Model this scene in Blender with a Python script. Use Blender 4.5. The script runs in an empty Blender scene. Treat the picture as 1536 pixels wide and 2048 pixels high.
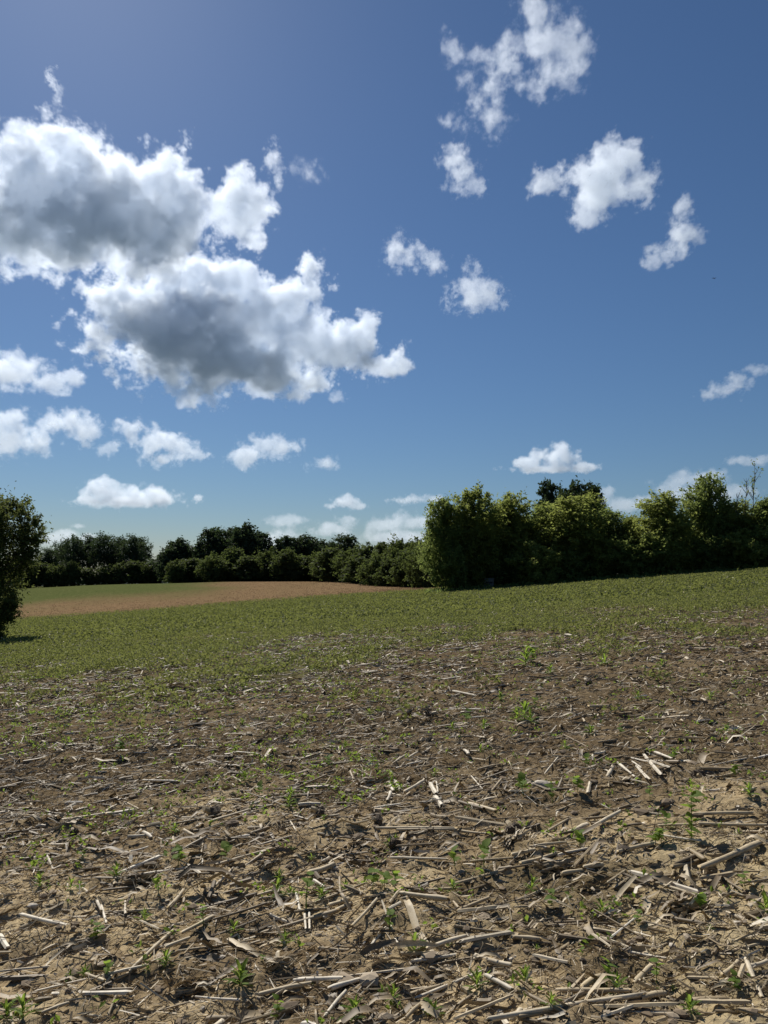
import bpy, math, random
import numpy as np
from mathutils import Vector, Matrix

scene = bpy.context.scene
COL = scene.collection
R = math.radians
rng = np.random.default_rng(11)
random.seed(5)

# ------------------------------------------------------------------ camera
F = 1547.0                       # focal length in photograph pixels (1536 x 2048)
PITCH = math.atan((1150 - 1024) / F)
EYE = 1.6
cam_d = bpy.data.cameras.new('camera')
cam = bpy.data.objects.new('camera', cam_d)
COL.objects.link(cam)
cam.location = (0, 0, EYE)
cam.rotation_euler = (math.pi / 2 + PITCH, 0, 0)
cam_d.sensor_fit = 'VERTICAL'
cam_d.angle = 2 * math.atan(1024 / F)
cam_d.clip_start = 0.05
cam_d.clip_end = 120000
scene.camera = cam

# ------------------------------------------------------------------ sky and sun
SUN_EL, SUN_AZ = 42.5, -25.0     # degrees; azimuth from +Y (forward), negative = left
world = bpy.data.worlds.new('World')
scene.world = world
world.use_nodes = True
wn = world.node_tree.nodes
bg = wn['Background']
sky = wn.new('ShaderNodeTexSky')
sky.sky_type = 'NISHITA'
sky.sun_disc = False
sky.sun_elevation = R(SUN_EL)
sky.sun_rotation = R(SUN_AZ)
sky.altitude = 2700
sky.air_density = 1.65
sky.dust_density = 2.4
sky.ozone_density = 10.0
world.node_tree.links.new(sky.outputs[0], bg.inputs[0])
bg.inputs[1].default_value = 0.05

sun_d = bpy.data.lights.new('sun', 'SUN')
sun_d.energy = 5.0
sun_d.angle = R(0.53)
sun_d.color = (1.0, 0.95, 0.87)
sun = bpy.data.objects.new('sun', sun_d)
COL.objects.link(sun)
sd = Vector((math.sin(R(SUN_AZ)) * math.cos(R(SUN_EL)), math.cos(R(SUN_AZ)) * math.cos(R(SUN_EL)), math.sin(R(SUN_EL))))
sun.rotation_euler = sd.to_track_quat('Z', 'Y').to_euler()
sun.location = (-30, 40, 60)

vs = scene.view_settings
vs.view_transform = 'Standard'
vs.look = 'None'
vs.exposure = 0.18
vs.gamma = 1.0
vs.use_curve_mapping = False

cy = scene.cycles
cy.use_denoising = True
cy.max_bounces = 12
cy.diffuse_bounces = 3
cy.glossy_bounces = 2
cy.transmission_bounces = 4
cy.volume_bounces = 7
cy.transparent_max_bounces = 12
cy.volume_step_rate = 3.0
cy.volume_max_steps = 512
cy.caustics_reflective = False
cy.caustics_refractive = False

# ------------------------------------------------------------------ helpers
CP, SP = math.cos(PITCH), math.sin(PITCH)

def pix_dir(u, v):
    """direction (not unit; 1 along the camera axis) through a photograph pixel"""
    x = (u - 768) / F
    y = (1024 - v) / F
    return Vector((x, CP - y * SP, SP + y * CP))

def tag(o, label=None, cat=None, group=None, kind=None):
    if label: o['label'] = label
    if cat: o['category'] = cat
    if group: o['group'] = group
    if kind: o['kind'] = kind
    return o

# ------------------------------------------------------------------ mesh helpers
def build_mesh(name, verts, faces, mats=None, attrs=None, smooth=False):
    """faces: list of integer arrays (n x k); attrs: {name: per-vertex floats}"""
    me = bpy.data.meshes.new(name)
    verts = np.asarray(verts, dtype=np.float32)
    faces = [np.asarray(f, dtype=np.int32) for f in (faces if isinstance(faces, list) else [faces]) if len(f)]
    me.vertices.add(len(verts))
    me.vertices.foreach_set('co', verts.ravel())
    nl = sum(f.size for f in faces); npol = sum(len(f) for f in faces)
    me.loops.add(nl); me.polygons.add(npol)
    me.loops.foreach_set('vertex_index', np.concatenate([f.ravel() for f in faces]))
    tot = np.concatenate([np.full(len(f), f.shape[1], np.int32) for f in faces])
    st = np.concatenate([[0], np.cumsum(tot)[:-1]]).astype(np.int32)
    me.polygons.foreach_set('loop_start', st)
    me.polygons.foreach_set('loop_total', tot)
    me.polygons.foreach_set('use_smooth', np.full(npol, smooth, dtype=bool))
    me.update(calc_edges=True)
    for k, a in (attrs or {}).items():
        at = me.attributes.new(k, 'FLOAT', 'POINT')
        at.data.foreach_set('value', np.asarray(a, dtype=np.float32))
    for m in (mats or []):
        me.materials.append(m)
    return me

def obj(name, me, parent=None, loc=(0, 0, 0), rot=None, scale=None):
    o = bpy.data.objects.new(name, me)
    COL.objects.link(o)
    if parent is not None: o.parent = parent
    o.location = loc
    if rot is not None: o.rotation_euler = rot
    if scale is not None: o.scale = scale
    return o

class Bag:
    """collects many small shapes into one mesh"""
    def __init__(self): self.v, self.f, self.n, self.a = [], {}, 0, []
    def add(self, V, faces, tone=None):
        self.v.append(V)
        for f in faces:
            f = np.asarray(f)
            if len(f): self.f.setdefault(f.shape[1], []).append(f + self.n)
        self.n += len(V)
        self.a.append(np.full(len(V), 0.5) if tone is None else (tone if np.ndim(tone) else np.full(len(V), tone)))
    def add_many(self, V, faces, Ms, Ts, tones):
        """V (k,3) copied with matrices Ms (n,3,3) and offsets Ts (n,3)"""
        n, k = len(Ms), len(V)
        if n == 0: return
        W = np.einsum('nij,kj->nki', Ms, V) + Ts[:, None, :]
        offs = (np.arange(n) * k)[:, None, None]
        self.add(W.reshape(-1, 3), [(np.asarray(f)[None] + offs).reshape(-1, np.asarray(f).shape[1]) for f in faces], np.repeat(tones, k))
    def mesh(self, name, mat, smooth=False):
        return build_mesh(name, np.concatenate(self.v), [np.concatenate(x) for x in self.f.values()], [mat], {'tone': np.concatenate(self.a)}, smooth)

_tab = np.random.default_rng(3).random((512, 512))
def vnoise(x, y, seed=0):
    x = np.asarray(x, float) + seed * 17.13 + 1000; y = np.asarray(y, float) + seed * 7.77 + 1000
    xi = np.floor(x).astype(int); yi = np.floor(y).astype(int)
    fx = x - xi; fy = y - yi
    fx = fx * fx * (3 - 2 * fx); fy = fy * fy * (3 - 2 * fy)
    a = _tab[xi % 512, yi % 512]; b = _tab[(xi + 1) % 512, yi % 512]; c = _tab[xi % 512, (yi + 1) % 512]; d = _tab[(xi + 1) % 512, (yi + 1) % 512]
    return (a * (1 - fx) + b * fx) * (1 - fy) + (c * (1 - fx) + d * fx) * fy
def fbm(x, y, octv=4, seed=0):
    s, a, t = 0, 0.5, 0
    for i in range(octv):
        s = s + a * vnoise(np.asarray(x) * 2 ** i, np.asarray(y) * 2 ** i, seed + i * 3); t += a; a *= 0.5
    return s / t
def sstep(a, b, x):
    t = np.clip((np.asarray(x, float) - a) / (b - a), 0, 1); return t * t * (3 - 2 * t)

# ------------------------------------------------------------------ terrain
FAR_U = [-3000, -400, 50, 200, 450, 600, 700, 880, 1100, 4000]
FAR_H = [-4.0, -3.6, -2.4, -1.24, -0.35, -0.2, -0.2, -1.5, -0.6, 0.5]
def land(x, y):
    x = np.asarray(x, float); y = np.asarray(y, float)
    xs = 120 * np.tanh(x / 120)
    plane = 0.075 * xs - 0.0065 * np.clip(y, -60, 400)
    u = 768 + F * x / np.maximum(y, 30)
    far = np.interp(u, FAR_U, FAR_H) - 0.012 * np.clip(y - 220, 0, 300)
    s = sstep(80, 220, y)
    roll = 0.35 * (fbm(x / 45, y / 45, 2, 9) - 0.5) * sstep(18, 60, y)
    return plane * (1 - s) + far * s + roll - 0.0 * x
def relief(x, y):
    d = np.hypot(x, y)
    k = 1 - sstep(30, 75, d)
    r = 0.11 * (fbm(x * 1.1, y * 1.6, 3, 1) - 0.5) + 0.085 * (fbm(x * 4.2, y * 5.0, 3, 2) - 0.5)
    c = fbm(x * 13, y * 15, 2, 5)
    r = r + 0.035 * np.clip(c - 0.5, 0, 1) * 2 * (0.3 + fbm(x * 2, y * 2, 2, 6)) + 0.012 * (vnoise(x * 45, y * 48, 8) - 0.5)
    return r * k
def hgt(x, y):
    return land(x, y) + relief(x, y)

def ground_at(u, v):
    """point where the ray through a photograph pixel meets the ground"""
    d = pix_dir(u, v); t = 1.0; lo = 0.5
    ts = np.concatenate([np.arange(1.5, 40, 0.01), np.arange(40, 400, 0.25)])
    z = EYE + d.z * ts - land(d.x * ts, d.y * ts)
    i = int(np.argmax(z < 0)) if (z < 0).any() else len(ts) - 1
    t = ts[i]
    x, y = d.x * t, d.y * t
    return x, y, float(hgt(x, y))
def to_pix(x, y, z):
    dz = np.asarray(z) - EYE
    fw = y * CP + dz * SP; up = -y * SP + dz * CP
    return 768 + F * x / fw, 1024 - F * up / fw
def standing(u, y):
    """ground point on the line of sight of column u at forward distance y"""
    x = (u - 768) / F * y
    return x, y, float(hgt(x, y))

def node_mat(name):
    m = bpy.data.materials.new(name); m.use_nodes = True
    return m, m.node_tree.nodes, m.node_tree.links, m.node_tree.nodes['Principled BSDF']
def ramp(N, stops):
    r = N.new('ShaderNodeValToRGB'); e = r.color_ramp.elements
    while len(e) < len(stops): e.new(0.5)
    for i, (p, c) in enumerate(stops): e[i].position = p; e[i].color = (*c, 1)
    return r
def noise(N, L, vec, scale, detail=4, rough=0.6):
    n = N.new('ShaderNodeTexNoise'); n.inputs['Scale'].default_value = scale; n.inputs['Detail'].default_value = detail; n.inputs['Roughness'].default_value = rough
    if vec is not None: L.new(vec, n.inputs['Vector'])
    return n
def mix(N, L, fac, a, b):
    m = N.new('ShaderNodeMix'); m.data_type = 'RGBA'
    for s, x in ((m.inputs['Factor'], fac), (m.inputs['A'], a), (m.inputs['B'], b)):
        if isinstance(x, (int, float)): s.default_value = x
        elif isinstance(x, tuple): s.default_value = (*x, 1)
        else: L.new(x, s)
    return m.outputs['Result']

def soil_material():
    m, N, L, P = node_mat('field_soil')
    P.inputs['Roughness'].default_value = 0.95
    P.inputs['Specular IOR Level'].default_value = 0.0
    geo = N.new('ShaderNodeNewGeometry'); pos = geo.outputs['Position']
    def attr(n):
        a = N.new('ShaderNodeAttribute'); a.attribute_name = n; return a.outputs['Fac']
    patch = noise(N, L, pos, 0.9, 5, 0.62)
    soil = ramp(N, [(0.32, (0.12, 0.088, 0.052)), (0.45, (0.26, 0.195, 0.115)), (0.54, (0.46, 0.36, 0.215)), (0.68, (0.56, 0.45, 0.28))]); L.new(patch.outputs[0], soil.inputs[0])
    grit = noise(N, L, pos, 26, 5, 0.7)
    gr = ramp(N, [(0.3, (0.55, 0.52, 0.48)), (0.52, (1, 1, 1)), (0.75, (1.25, 1.2, 1.1))]); L.new(grit.outputs[0], gr.inputs[0])
    mm = N.new('ShaderNodeMix'); mm.data_type = 'RGBA'; mm.blend_type = 'MULTIPLY'; mm.inputs['Factor'].default_value = 0.9
    L.new(soil.outputs[0], mm.inputs['A']); L.new(gr.outputs[0], mm.inputs['B'])
    base = mm.outputs['Result']
    far_col = ramp(N, [(0.3, (0.062, 0.045, 0.027)), (0.55, (0.135, 0.098, 0.057)), (0.75, (0.26, 0.19, 0.108))]); L.new(grit.outputs[0], far_col.inputs[0])
    base = mix(N, L, attr('far_darken'), base, far_col.outputs[0])  # soil blends to a darker brown farther from the camera, varied by noise
    base = mix(N, L, attr('distant'), base, (0.060, 0.078, 0.070))
    # crop cover: soil under the bean plants, far reddish stubble, far green strip
    fine = noise(N, L, pos, 1.6, 6, 0.75)
    mapv = N.new('ShaderNodeMapping'); mapv.inputs['Scale'].default_value = (0.09, 0.02, 0.1); L.new(pos, mapv.inputs['Vector'])
    broad = noise(N, L, mapv.outputs[0], 1.0, 4, 0.6)
    gcol = ramp(N, [(0.3, (0.045, 0.052, 0.020)), (0.5, (0.085, 0.10, 0.034)), (0.7, (0.15, 0.15, 0.062))]); L.new(fine.outputs[0], gcol.inputs[0])
    bcol = ramp(N, [(0.3, (0.16, 0.095, 0.052)), (0.5, (0.225, 0.142, 0.080)), (0.7, (0.29, 0.195, 0.115))]); L.new(fine.outputs[0], bcol.inputs[0])
    bc2 = mix(N, L, broad.outputs[0], bcol.outputs[0], (0.17, 0.125, 0.064))
    base = mix(N, L, attr('cover'), base, gcol.outputs[0])
    base = mix(N, L, attr('brown'), base, bc2)
    L.new(base, P.inputs['Base Color'])
    bp = N.new('ShaderNodeBump'); bp.inputs['Strength'].default_value = 0.6; bp.inputs['Distance'].default_value = 0.02
    n2 = noise(N, L, pos, 60, 6, 0.75)
    L.new(n2.outputs[0], bp.inputs['Height']); L.new(bp.outputs[0], P.inputs['Normal'])
    return m

def zone_edge(x):            # where the stubble gives way to beans, as a forward distance
    return 21 + 0.42 * np.clip(x, -30, 40)
def cover_amount(x, y):
    n = fbm(x / 3.5, y / 5.0, 3, 21)
    return sstep(-9, 10, y - zone_edge(x) + (n - 0.5) * 34)
def brown_amount(x, y):
    n = fbm(x / 14.0, y / 22.0, 3, 33) - 0.5
    start = sstep(76, 112, y - 0.10 * np.abs(x) + n * 30)
    u = 768 + F * x / np.maximum(y, 5)
    back = 1 - sstep(120, 175, y + n * 40) * (1 - sstep(330, 520, u + n * 160))
    return start * back

def make_ground():
    r = [0.0]
    d = 1.3
    while d < 70: r.append(d); d += max(0.012, 0.0026 * d ** 1.5)
    while d < 420: r.append(d); d *= 1.03
    while d < 45000: r.append(d); d *= 1.25
    r = np.array(r[1:])
    a_in = np.linspace(R(-34), R(34), 430)
    a_out = np.linspace(R(34), R(326), 74)[1:-1]
    a = np.concatenate([a_in, a_out])
    A, RR = np.meshgrid(a, r)
    X = RR * np.sin(A); Y = RR * np.cos(A)
    Z = hgt(X, Y)
    nr, na = X.shape
    V = np.stack([X, Y, Z], -1).reshape(-1, 3)
    V = np.vstack([V, [[0, 0, float(hgt(0, 0))]]])
    i, j = np.meshgrid(np.arange(nr - 1), np.arange(na), indexing='ij')
    j2 = (j + 1) % na
    quads = np.stack([i * na + j, (i + 1) * na + j, (i + 1) * na + j2, i * na + j2], -1).reshape(-1, 4)[:, ::-1]
    jj = np.arange(na)
    tris = np.stack([np.full(na, len(V) - 1), (jj + 1) % na, jj], -1)
    inv = (Y > 0)
    cov = np.where(inv, cover_amount(X, Y), 0.6).ravel()
    bro = np.where(inv, brown_amount(X, Y), 0).ravel()
    far = sstep(300, 600, RR).ravel()
    cov = cov * (1 - far); bro = bro * (1 - far)
    me = build_mesh('ground', V, [quads, tris], [soil_material()], {'cover': np.append(cov, 0), 'brown': np.append(bro, 0), 'far_darken': np.append((sstep(3.4, 8.0, RR + 5 * (fbm(X / 1.7, Y / 2.2, 3, 91) - 0.5)) * (0.80 + 0.20 * fbm(X / 2.0, Y / 3.0, 3, 92))).ravel(), 0), 'distant': np.append(far, 0)}, True)
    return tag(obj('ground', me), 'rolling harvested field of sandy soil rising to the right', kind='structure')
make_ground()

# ------------------------------------------------------------------ trees
def leaf_material(name, dark, light, trans=0.35, hue=(0.30, 0.36, 0.06)):
    m, N, L, P = node_mat(name)
    at = N.new('ShaderNodeAttribute'); at.attribute_name = 'tone'
    oi = N.new('ShaderNodeObjectInfo')
    ad = N.new('ShaderNodeMath'); ad.operation = 'MULTIPLY_ADD'; ad.inputs[1].default_value = 0.35; L.new(oi.outputs['Random'], ad.inputs[0]); L.new(at.outputs['Fac'], ad.inputs[2])
    sb = N.new('ShaderNodeMath'); sb.operation = 'SUBTRACT'; sb.inputs[1].default_value = 0.17; L.new(ad.outputs[0], sb.inputs[0])
    rp = ramp(N, [(0.0, dark), (1.0, light)]); L.new(sb.outputs[0], rp.inputs[0])
    L.new(rp.outputs[0], P.inputs['Base Color'])
    P.inputs['Roughness'].default_value = 0.7
    P.inputs['Specular IOR Level'].default_value = 0.12
    tr = N.new('ShaderNodeBsdfTranslucent')
    tc = mix(N, L, 0.5, rp.outputs[0], hue); L.new(tc, tr.inputs['Color'])
    mx = N.new('ShaderNodeMixShader'); mx.inputs[0].default_value = trans
    L.new(P.outputs[0], mx.inputs[1]); L.new(tr.outputs[0], mx.inputs[2])
    L.new(mx.outputs[0], N['Material Output'].inputs['Surface'])
    return m
def bark_material(name, c0, c1):
    m, N, L, P = node_mat(name)
    tc = N.new('ShaderNodeTexCoord')
    mp = N.new('ShaderNodeMapping'); mp.inputs['Scale'].default_value = (14, 14, 2.5); L.new(tc.outputs['Object'], mp.inputs['Vector'])
    n = noise(N, L, mp.outputs[0], 1.0, 5, 0.7)
    rp = ramp(N, [(0.3, c0), (0.7, c1)]); L.new(n.outputs[0], rp.inputs[0]); L.new(rp.outputs[0], P.inputs['Base Color'])
    P.inputs['Roughness'].default_value = 0.9
    bp = N.new('ShaderNodeBump'); bp.inputs['Strength'].default_value = 0.6; bp.inputs['Distance'].default_value = 0.03
    L.new(n.outputs[0], bp.inputs['Height']); L.new(bp.outputs[0], P.inputs['Normal'])
    return m
M_OLIVE = leaf_material('olive_foliage', (0.070, 0.092, 0.024), (0.225, 0.245, 0.068), 0.5, (0.50, 0.57, 0.14))
M_GREEN = leaf_material('green_foliage', (0.052, 0.080, 0.027), (0.17, 0.205, 0.062), 0.47, (0.46, 0.56, 0.15))
M_DARK = leaf_material('dark_wood_foliage', (0.024, 0.040, 0.026), (0.070, 0.096, 0.048), 0.28, (0.12, 0.18, 0.05))
M_EDGE = leaf_material('wood_edge_foliage', (0.030, 0.048, 0.024), (0.105, 0.130, 0.046), 0.40, (0.22, 0.28, 0.06))
M_LEFT = leaf_material('left_tree_foliage', (0.020, 0.034, 0.014), (0.085, 0.105, 0.034), 0.36, (0.30, 0.34, 0.09))
M_PINE = leaf_material('pine_needles', (0.010, 0.018, 0.013), (0.026, 0.040, 0.024), 0.08, (0.06, 0.10, 0.04))
M_BARK = bark_material('grey_bark', (0.05, 0.042, 0.034), (0.14, 0.12, 0.10))

def tube(points, radii, sides=6):
    P = np.array(points, float); n = len(P)
    T = np.gradient(P, axis=0); T /= np.linalg.norm(T, axis=1)[:, None] + 1e-9
    ref = np.array([0.3, 0.9, 0.2])
    U = np.cross(T, ref); U /= np.linalg.norm(U, axis=1)[:, None] + 1e-9
    W = np.cross(T, U)
    an = np.arange(sides) / sides * 2 * math.pi
    V = P[:, None] + np.array(radii)[:, None, None] * (np.cos(an)[None, :, None] * U[:, None] + np.sin(an)[None, :, None] * W[:, None])
    V = V.reshape(-1, 3)
    i, j = np.meshgrid(np.arange(n - 1), np.arange(sides), indexing='ij'); j2 = (j + 1) % sides
    Q = np.stack([i * sides + j, i * sides + j2, (i + 1) * sides + j2, (i + 1) * sides + j], -1).reshape(-1, 4)
    V = np.vstack([V, P[-1:]]); k = len(V) - 1
    jj = np.arange(sides)
    return V, [Q, np.stack([(n - 1) * sides + jj, (n - 1) * sides + (jj + 1) % sides, np.full(sides, k)], -1)]

def leaves(bag, C, size, rg, tone, up=0.35, aspect=0.55):
    """one small diamond-shaped leaf, slightly folded, at each centre"""
    n = len(C)
    nrm = rg.normal(size=(n, 3)); nrm[:, 2] = np.abs(nrm[:, 2]) + up; nrm /= np.linalg.norm(nrm, axis=1)[:, None]
    d = rg.normal(size=(n, 3)); d[:, 2] -= 0.35
    d -= nrm * (d * nrm).sum(1)[:, None]; d /= np.linalg.norm(d, axis=1)[:, None] + 1e-9
    b = np.cross(nrm, d)
    s = size * rg.uniform(0.6, 1.35, n)[:, None]
    v = np.stack([C - d * s * 0.5, C + b * s * aspect * 0.5 + nrm * s * 0.08, C + d * s * 0.55 - nrm * s * 0.10, C - b * s * aspect * 0.5 + nrm * s * 0.08], 1)
    q = np.arange(n * 4).reshape(n, 4)
    bag.add(v.reshape(-1, 3), [q], np.repeat(tone, 4))

def lobed_crown(lobes, n, size, rg, per=26, spread=0.16, shell=0.62, up=0.35, twigs=None):
    """lobes: (x, y, z, rx, ry, rz). Leaves grow in sprays near each lobe's skin, with gaps between."""
    bag = Bag()
    L = np.array(lobes, float)
    w = (L[:, 3] * L[:, 4] * L[:, 5]) ** 0.52; w /= w.sum()
    ncl = max(6, n // per)
    idx = rg.choice(len(L), ncl, p=w)
    d = rg.normal(size=(ncl, 3)); d /= np.linalg.norm(d, axis=1)[:, None]
    rad = shell + (1 - shell) * rg.random(ncl) ** 0.6
    rad = rad * (1 + 0.16 * rg.normal(size=ncl))
    c = L[idx, :3] + d * rad[:, None] * L[idx, 3:6]
    rsz = np.cbrt(L[idx, 3] * L[idx, 4] * L[idx, 5])
    sp = spread * (0.6 + 0.8 * rg.random(ncl)) * np.maximum(rsz, 0.5)
    cl = np.repeat(np.arange(ncl), per)
    # a spray is stretched along its twig, which points outward and a little up
    tw = d + rg.normal(size=(ncl, 3)) * 0.5 + np.array([0, 0, 0.25]); tw /= np.linalg.norm(tw, axis=1)[:, None]
    t = rg.normal(size=len(cl)) * 1.0
    p = c[cl] + tw[cl] * (t * sp[cl])[:, None] * 1.25 + rg.normal(size=(len(cl), 3)) * (sp[cl] * 0.62)[:, None]
    tone_c = np.clip(0.45 + 0.2 * rg.normal(size=ncl), 0, 1)
    tone = np.clip(tone_c[cl] + 0.13 * rg.normal(size=len(cl)), 0, 1)
    leaves(bag, p, size, rg, tone, up)
    return bag

def branchwork(lobes, height, r0, rg, trunk_top=0.75, lean=(0, 0)):
    """trunk and limbs reaching into each lobe"""
    bag = Bag()
    k = np.linspace(0, 1, 8)
    tr = np.stack([lean[0] * k ** 1.5 + 0.02 * height * np.sin(k * 5 + rg.random() * 6), lean[1] * k + 0.02 * height * np.sin(k * 4 + rg.random() * 6), height * trunk_top * k - 0.15], -1)
    tr[0, :2] = 0
    bag.add(*tube(tr, r0 * (1 - 0.8 * k) * (1 + 0.5 * np.exp(-k * 14)), 7))
    for lb in lobes:
        c = np.array(lb[:3], float)
        z0 = min(max(c[2] - 0.55 * math.hypot(c[0], c[1]) - 0.2 * lb[5], 0.12 * height), trunk_top * height * 0.97)
        f = z0 / (height * trunk_top); s0 = np.array([np.interp(f, k, tr[:, 0]), np.interp(f, k, tr[:, 1]), z0])
        e = c + rg.normal(size=3) * 0.2 * np.array(lb[3:6])
        t = np.linspace(0, 1, 6)[:, None]
        bend = np.array([0, 0, -0.10 * np.linalg.norm(e - s0)])
        pts = s0 + (e - s0) * t + bend * (4 * t * (1 - t)) + rg.normal(size=(6, 3)) * 0.03 * np.linalg.norm(e - s0) * (t * (1 - t) * 4)
        rl = r0 * (1 - 0.75 * f) * 0.5
        bag.add(*tube(pts, rl * (1 - 0.82 * t[:, 0]), 5))
        for q in range(4):       # twigs
            b0 = pts[rg.integers(2, 6)]
            dv = rg.normal(size=3) + np.array([0, 0, 0.3]); dv /= np.linalg.norm(dv)
            ln = rg.uniform(0.5, 0.95) * min(lb[3:6])
            bag.add(*tube([b0, b0 + dv * ln * 0.5 + [0, 0, 0.03 * ln], b0 + dv * ln], [rl * 0.26, rl * 0.17, rl * 0.05], 4))
    return bag

def round_lobes(H, W, base, rg, n=11):
    """a spreading crown of unequal lobes between base and H, width W"""
    out = []
    for i in range(n):
        f = (i + 0.5) / n
        z = base + (H - base) * (0.12 + 0.80 * f)
        env = math.sin(math.pi * min(0.97, 0.22 + 0.70 * f)) ** 0.7
        a = i * 2.399 + rg.uniform(-0.5, 0.5)
        rr = W * 0.30 * env * rg.uniform(0.55, 1.1)
        s = W * rg.uniform(0.20, 0.30) * (0.75 + 0.35 * env)
        out.append((rr * math.cos(a), rr * math.sin(a), min(z, H - s * 0.8), s, s, s * rg.uniform(0.8, 1.15)))
    out.append((0, 0, H - W * 0.16, W * 0.15, W * 0.15, W * 0.17))
    out.append((rg.uniform(-.1, .1) * W, 0, base + (H - base) * 0.5, W * 0.28, W * 0.28, (H - base) * 0.28))
    return out

class TreeKind:
    def __init__(self, seed, H, W, base, n, size, mat, bark=None, lobes=None, trunk=0.16, per=26, spread=0.16, shell=0.62, up=0.35, nl=11, top=0.75):
        rg = np.random.default_rng(seed)
        self.H = H; self.W = W
        lb = lobes or round_lobes(H, W, base, rg, nl)
        self.crown = lobed_crown(lb, n, size, rg, per, spread, shell, up).mesh('crown', mat)
        self.trunk = branchwork(lb, H, trunk, rg, top).mesh('trunk', bark or M_BARK, True)
def place_tree(kind, name, label, group, x, y, z, H, W=None, rot=None, cat='tree'):
    e = obj(name, None, None, (x, y, z - 0.05))
    sh = H / kind.H; sw = (W / kind.W) if W else sh
    e.scale = (sw, sw, sh)
    e.rotation_euler = (0, 0, random.uniform(0, 6.28) if rot is None else rot)
    obj('trunk', kind.trunk, e); obj('crown', kind.crown, e)
    return tag(e, label, cat, group)

def conifer_kind(seed, H, W, n, size, mat, pine=False):
    rg = np.random.default_rng(seed)
    k = TreeKind.__new__(TreeKind); k.H, k.W = H, W
    lobes = []
    tiers = 13
    for i in range(tiers):
        f = i / (tiers - 1)
        z = H * (0.10 + 0.86 * f); r = W * 0.5 * (1 - f) ** 0.8 * (1.0 if i % 2 else 0.82) + 0.12
        m = max(3, int(8 * (1 - f)))
        for q in range(m):
            a = q / m * 6.283 + i * 0.9 + rg.uniform(-.2, .2)
            lobes.append((0.58 * r * math.cos(a), 0.58 * r * math.sin(a), z - 0.10 * r, 0.46 * r, 0.46 * r, 0.030 * H))
    lobes.append((0, 0, H * 0.97, 0.10, 0.10, H * 0.04))
    k.crown = lobed_crown(lobes, n, size, rg, 16, 0.2, 0.35, 0.6).mesh('crown', mat)
    kk = np.linspace(0, 1, 5)
    bg_ = Bag(); bg_.add(*tube(np.stack([kk * 0, kk * 0, kk * H * 0.98 - 0.1], -1), 0.022 * H * (1 - 0.93 * kk), 6))
    k.trunk = bg_.mesh('trunk', M_BARK, True)
    return k

# --- far trees
FK = [TreeKind(300 + i, 16, 10, 0.4, 12000, 0.72, M_DARK, nl=15, trunk=0.28, per=22) for i in range(3)]
MK = [TreeKind(320 + i, H_, W_, b_, 9500, 0.48, M_EDGE, nl=n_, trunk=0.18, per=22) for i, (H_, W_, b_, n_) in enumerate([(9, 7, 0.0, 9), (10, 6, 0.2, 13), (8, 8, 0.0, 7)])]
OPEN = [TreeKind(340 + i, 17, 9, 5.0, 5200, 0.60, M_DARK, nl=13, trunk=0.30, per=22, spread=0.24, shell=0.7, top=0.88) for i in range(3)]
SPR = [conifer_kind(360, 17, 7.5, 6500, 0.55, M_PINE), conifer_kind(361, 15, 7, 5500, 0.55, M_PINE)]
# --- hedgerow at the right, about 75 m off
HK = [TreeKind(100 + i, 9.0, 6.0, 0.6, 19000, 0.28, M_OLIVE if i % 3 else M_GREEN, nl=12) for i in range(5)]
BK = [TreeKind(140 + i, 3.6, 3.8, 0.05, 7000, 0.25, M_OLIVE if i % 2 else M_GREEN, nl=8, trunk=0.06) for i in range(3)]
HEDGE = [  # u, top v, width px, forward distance, label
    (888, 1002, 84, 74, 'slim olive tree at the left end of the hedgerow, leaning to the open field'),
    (946, 980, 122, 74.5, 'second hedgerow tree from the left, tall with an even leafy top'),
    (1020, 992, 112, 76.5, 'rounded hedgerow tree right of the grey slotted box'),
    (1082, 1010, 100, 78, 'hedgerow tree below the dark pointed tree top'),
    (1150, 996, 140, 75, 'broad full crowned tree in the middle of the hedgerow'),
    (1208, 1022, 100, 77, 'hedgerow tree on the left slope of the dip'),
    (1265, 1034, 100, 77, 'lowest hedgerow tree, in the dip under the pale cloud'),
    (1328, 990, 122, 74.5, 'hedgerow tree with yellowish top left of the tallest one'),
    (1412, 952, 92, 76, 'tallest narrow tree of the hedgerow, near the right edge'),
    (1468, 1008, 100, 76, 'hedgerow tree below the bare saplings'),
    (1535, 1000, 110, 75, 'last hedgerow tree, cut by the right edge'),
    (1600, 1000, 130, 76, 'hedgerow tree just beyond the right edge'),
]
for i, (u, vt, w, y, lab) in enumerate(HEDGE):
    x, y, z = standing(u, y)
    H = EYE + (1150 - vt) * y / F - z
    place_tree(HK[i % 5], 'hedgerow_tree', lab, 'trees of the hedgerow', x, y, z, H, w * y / F * 1.14)
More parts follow.
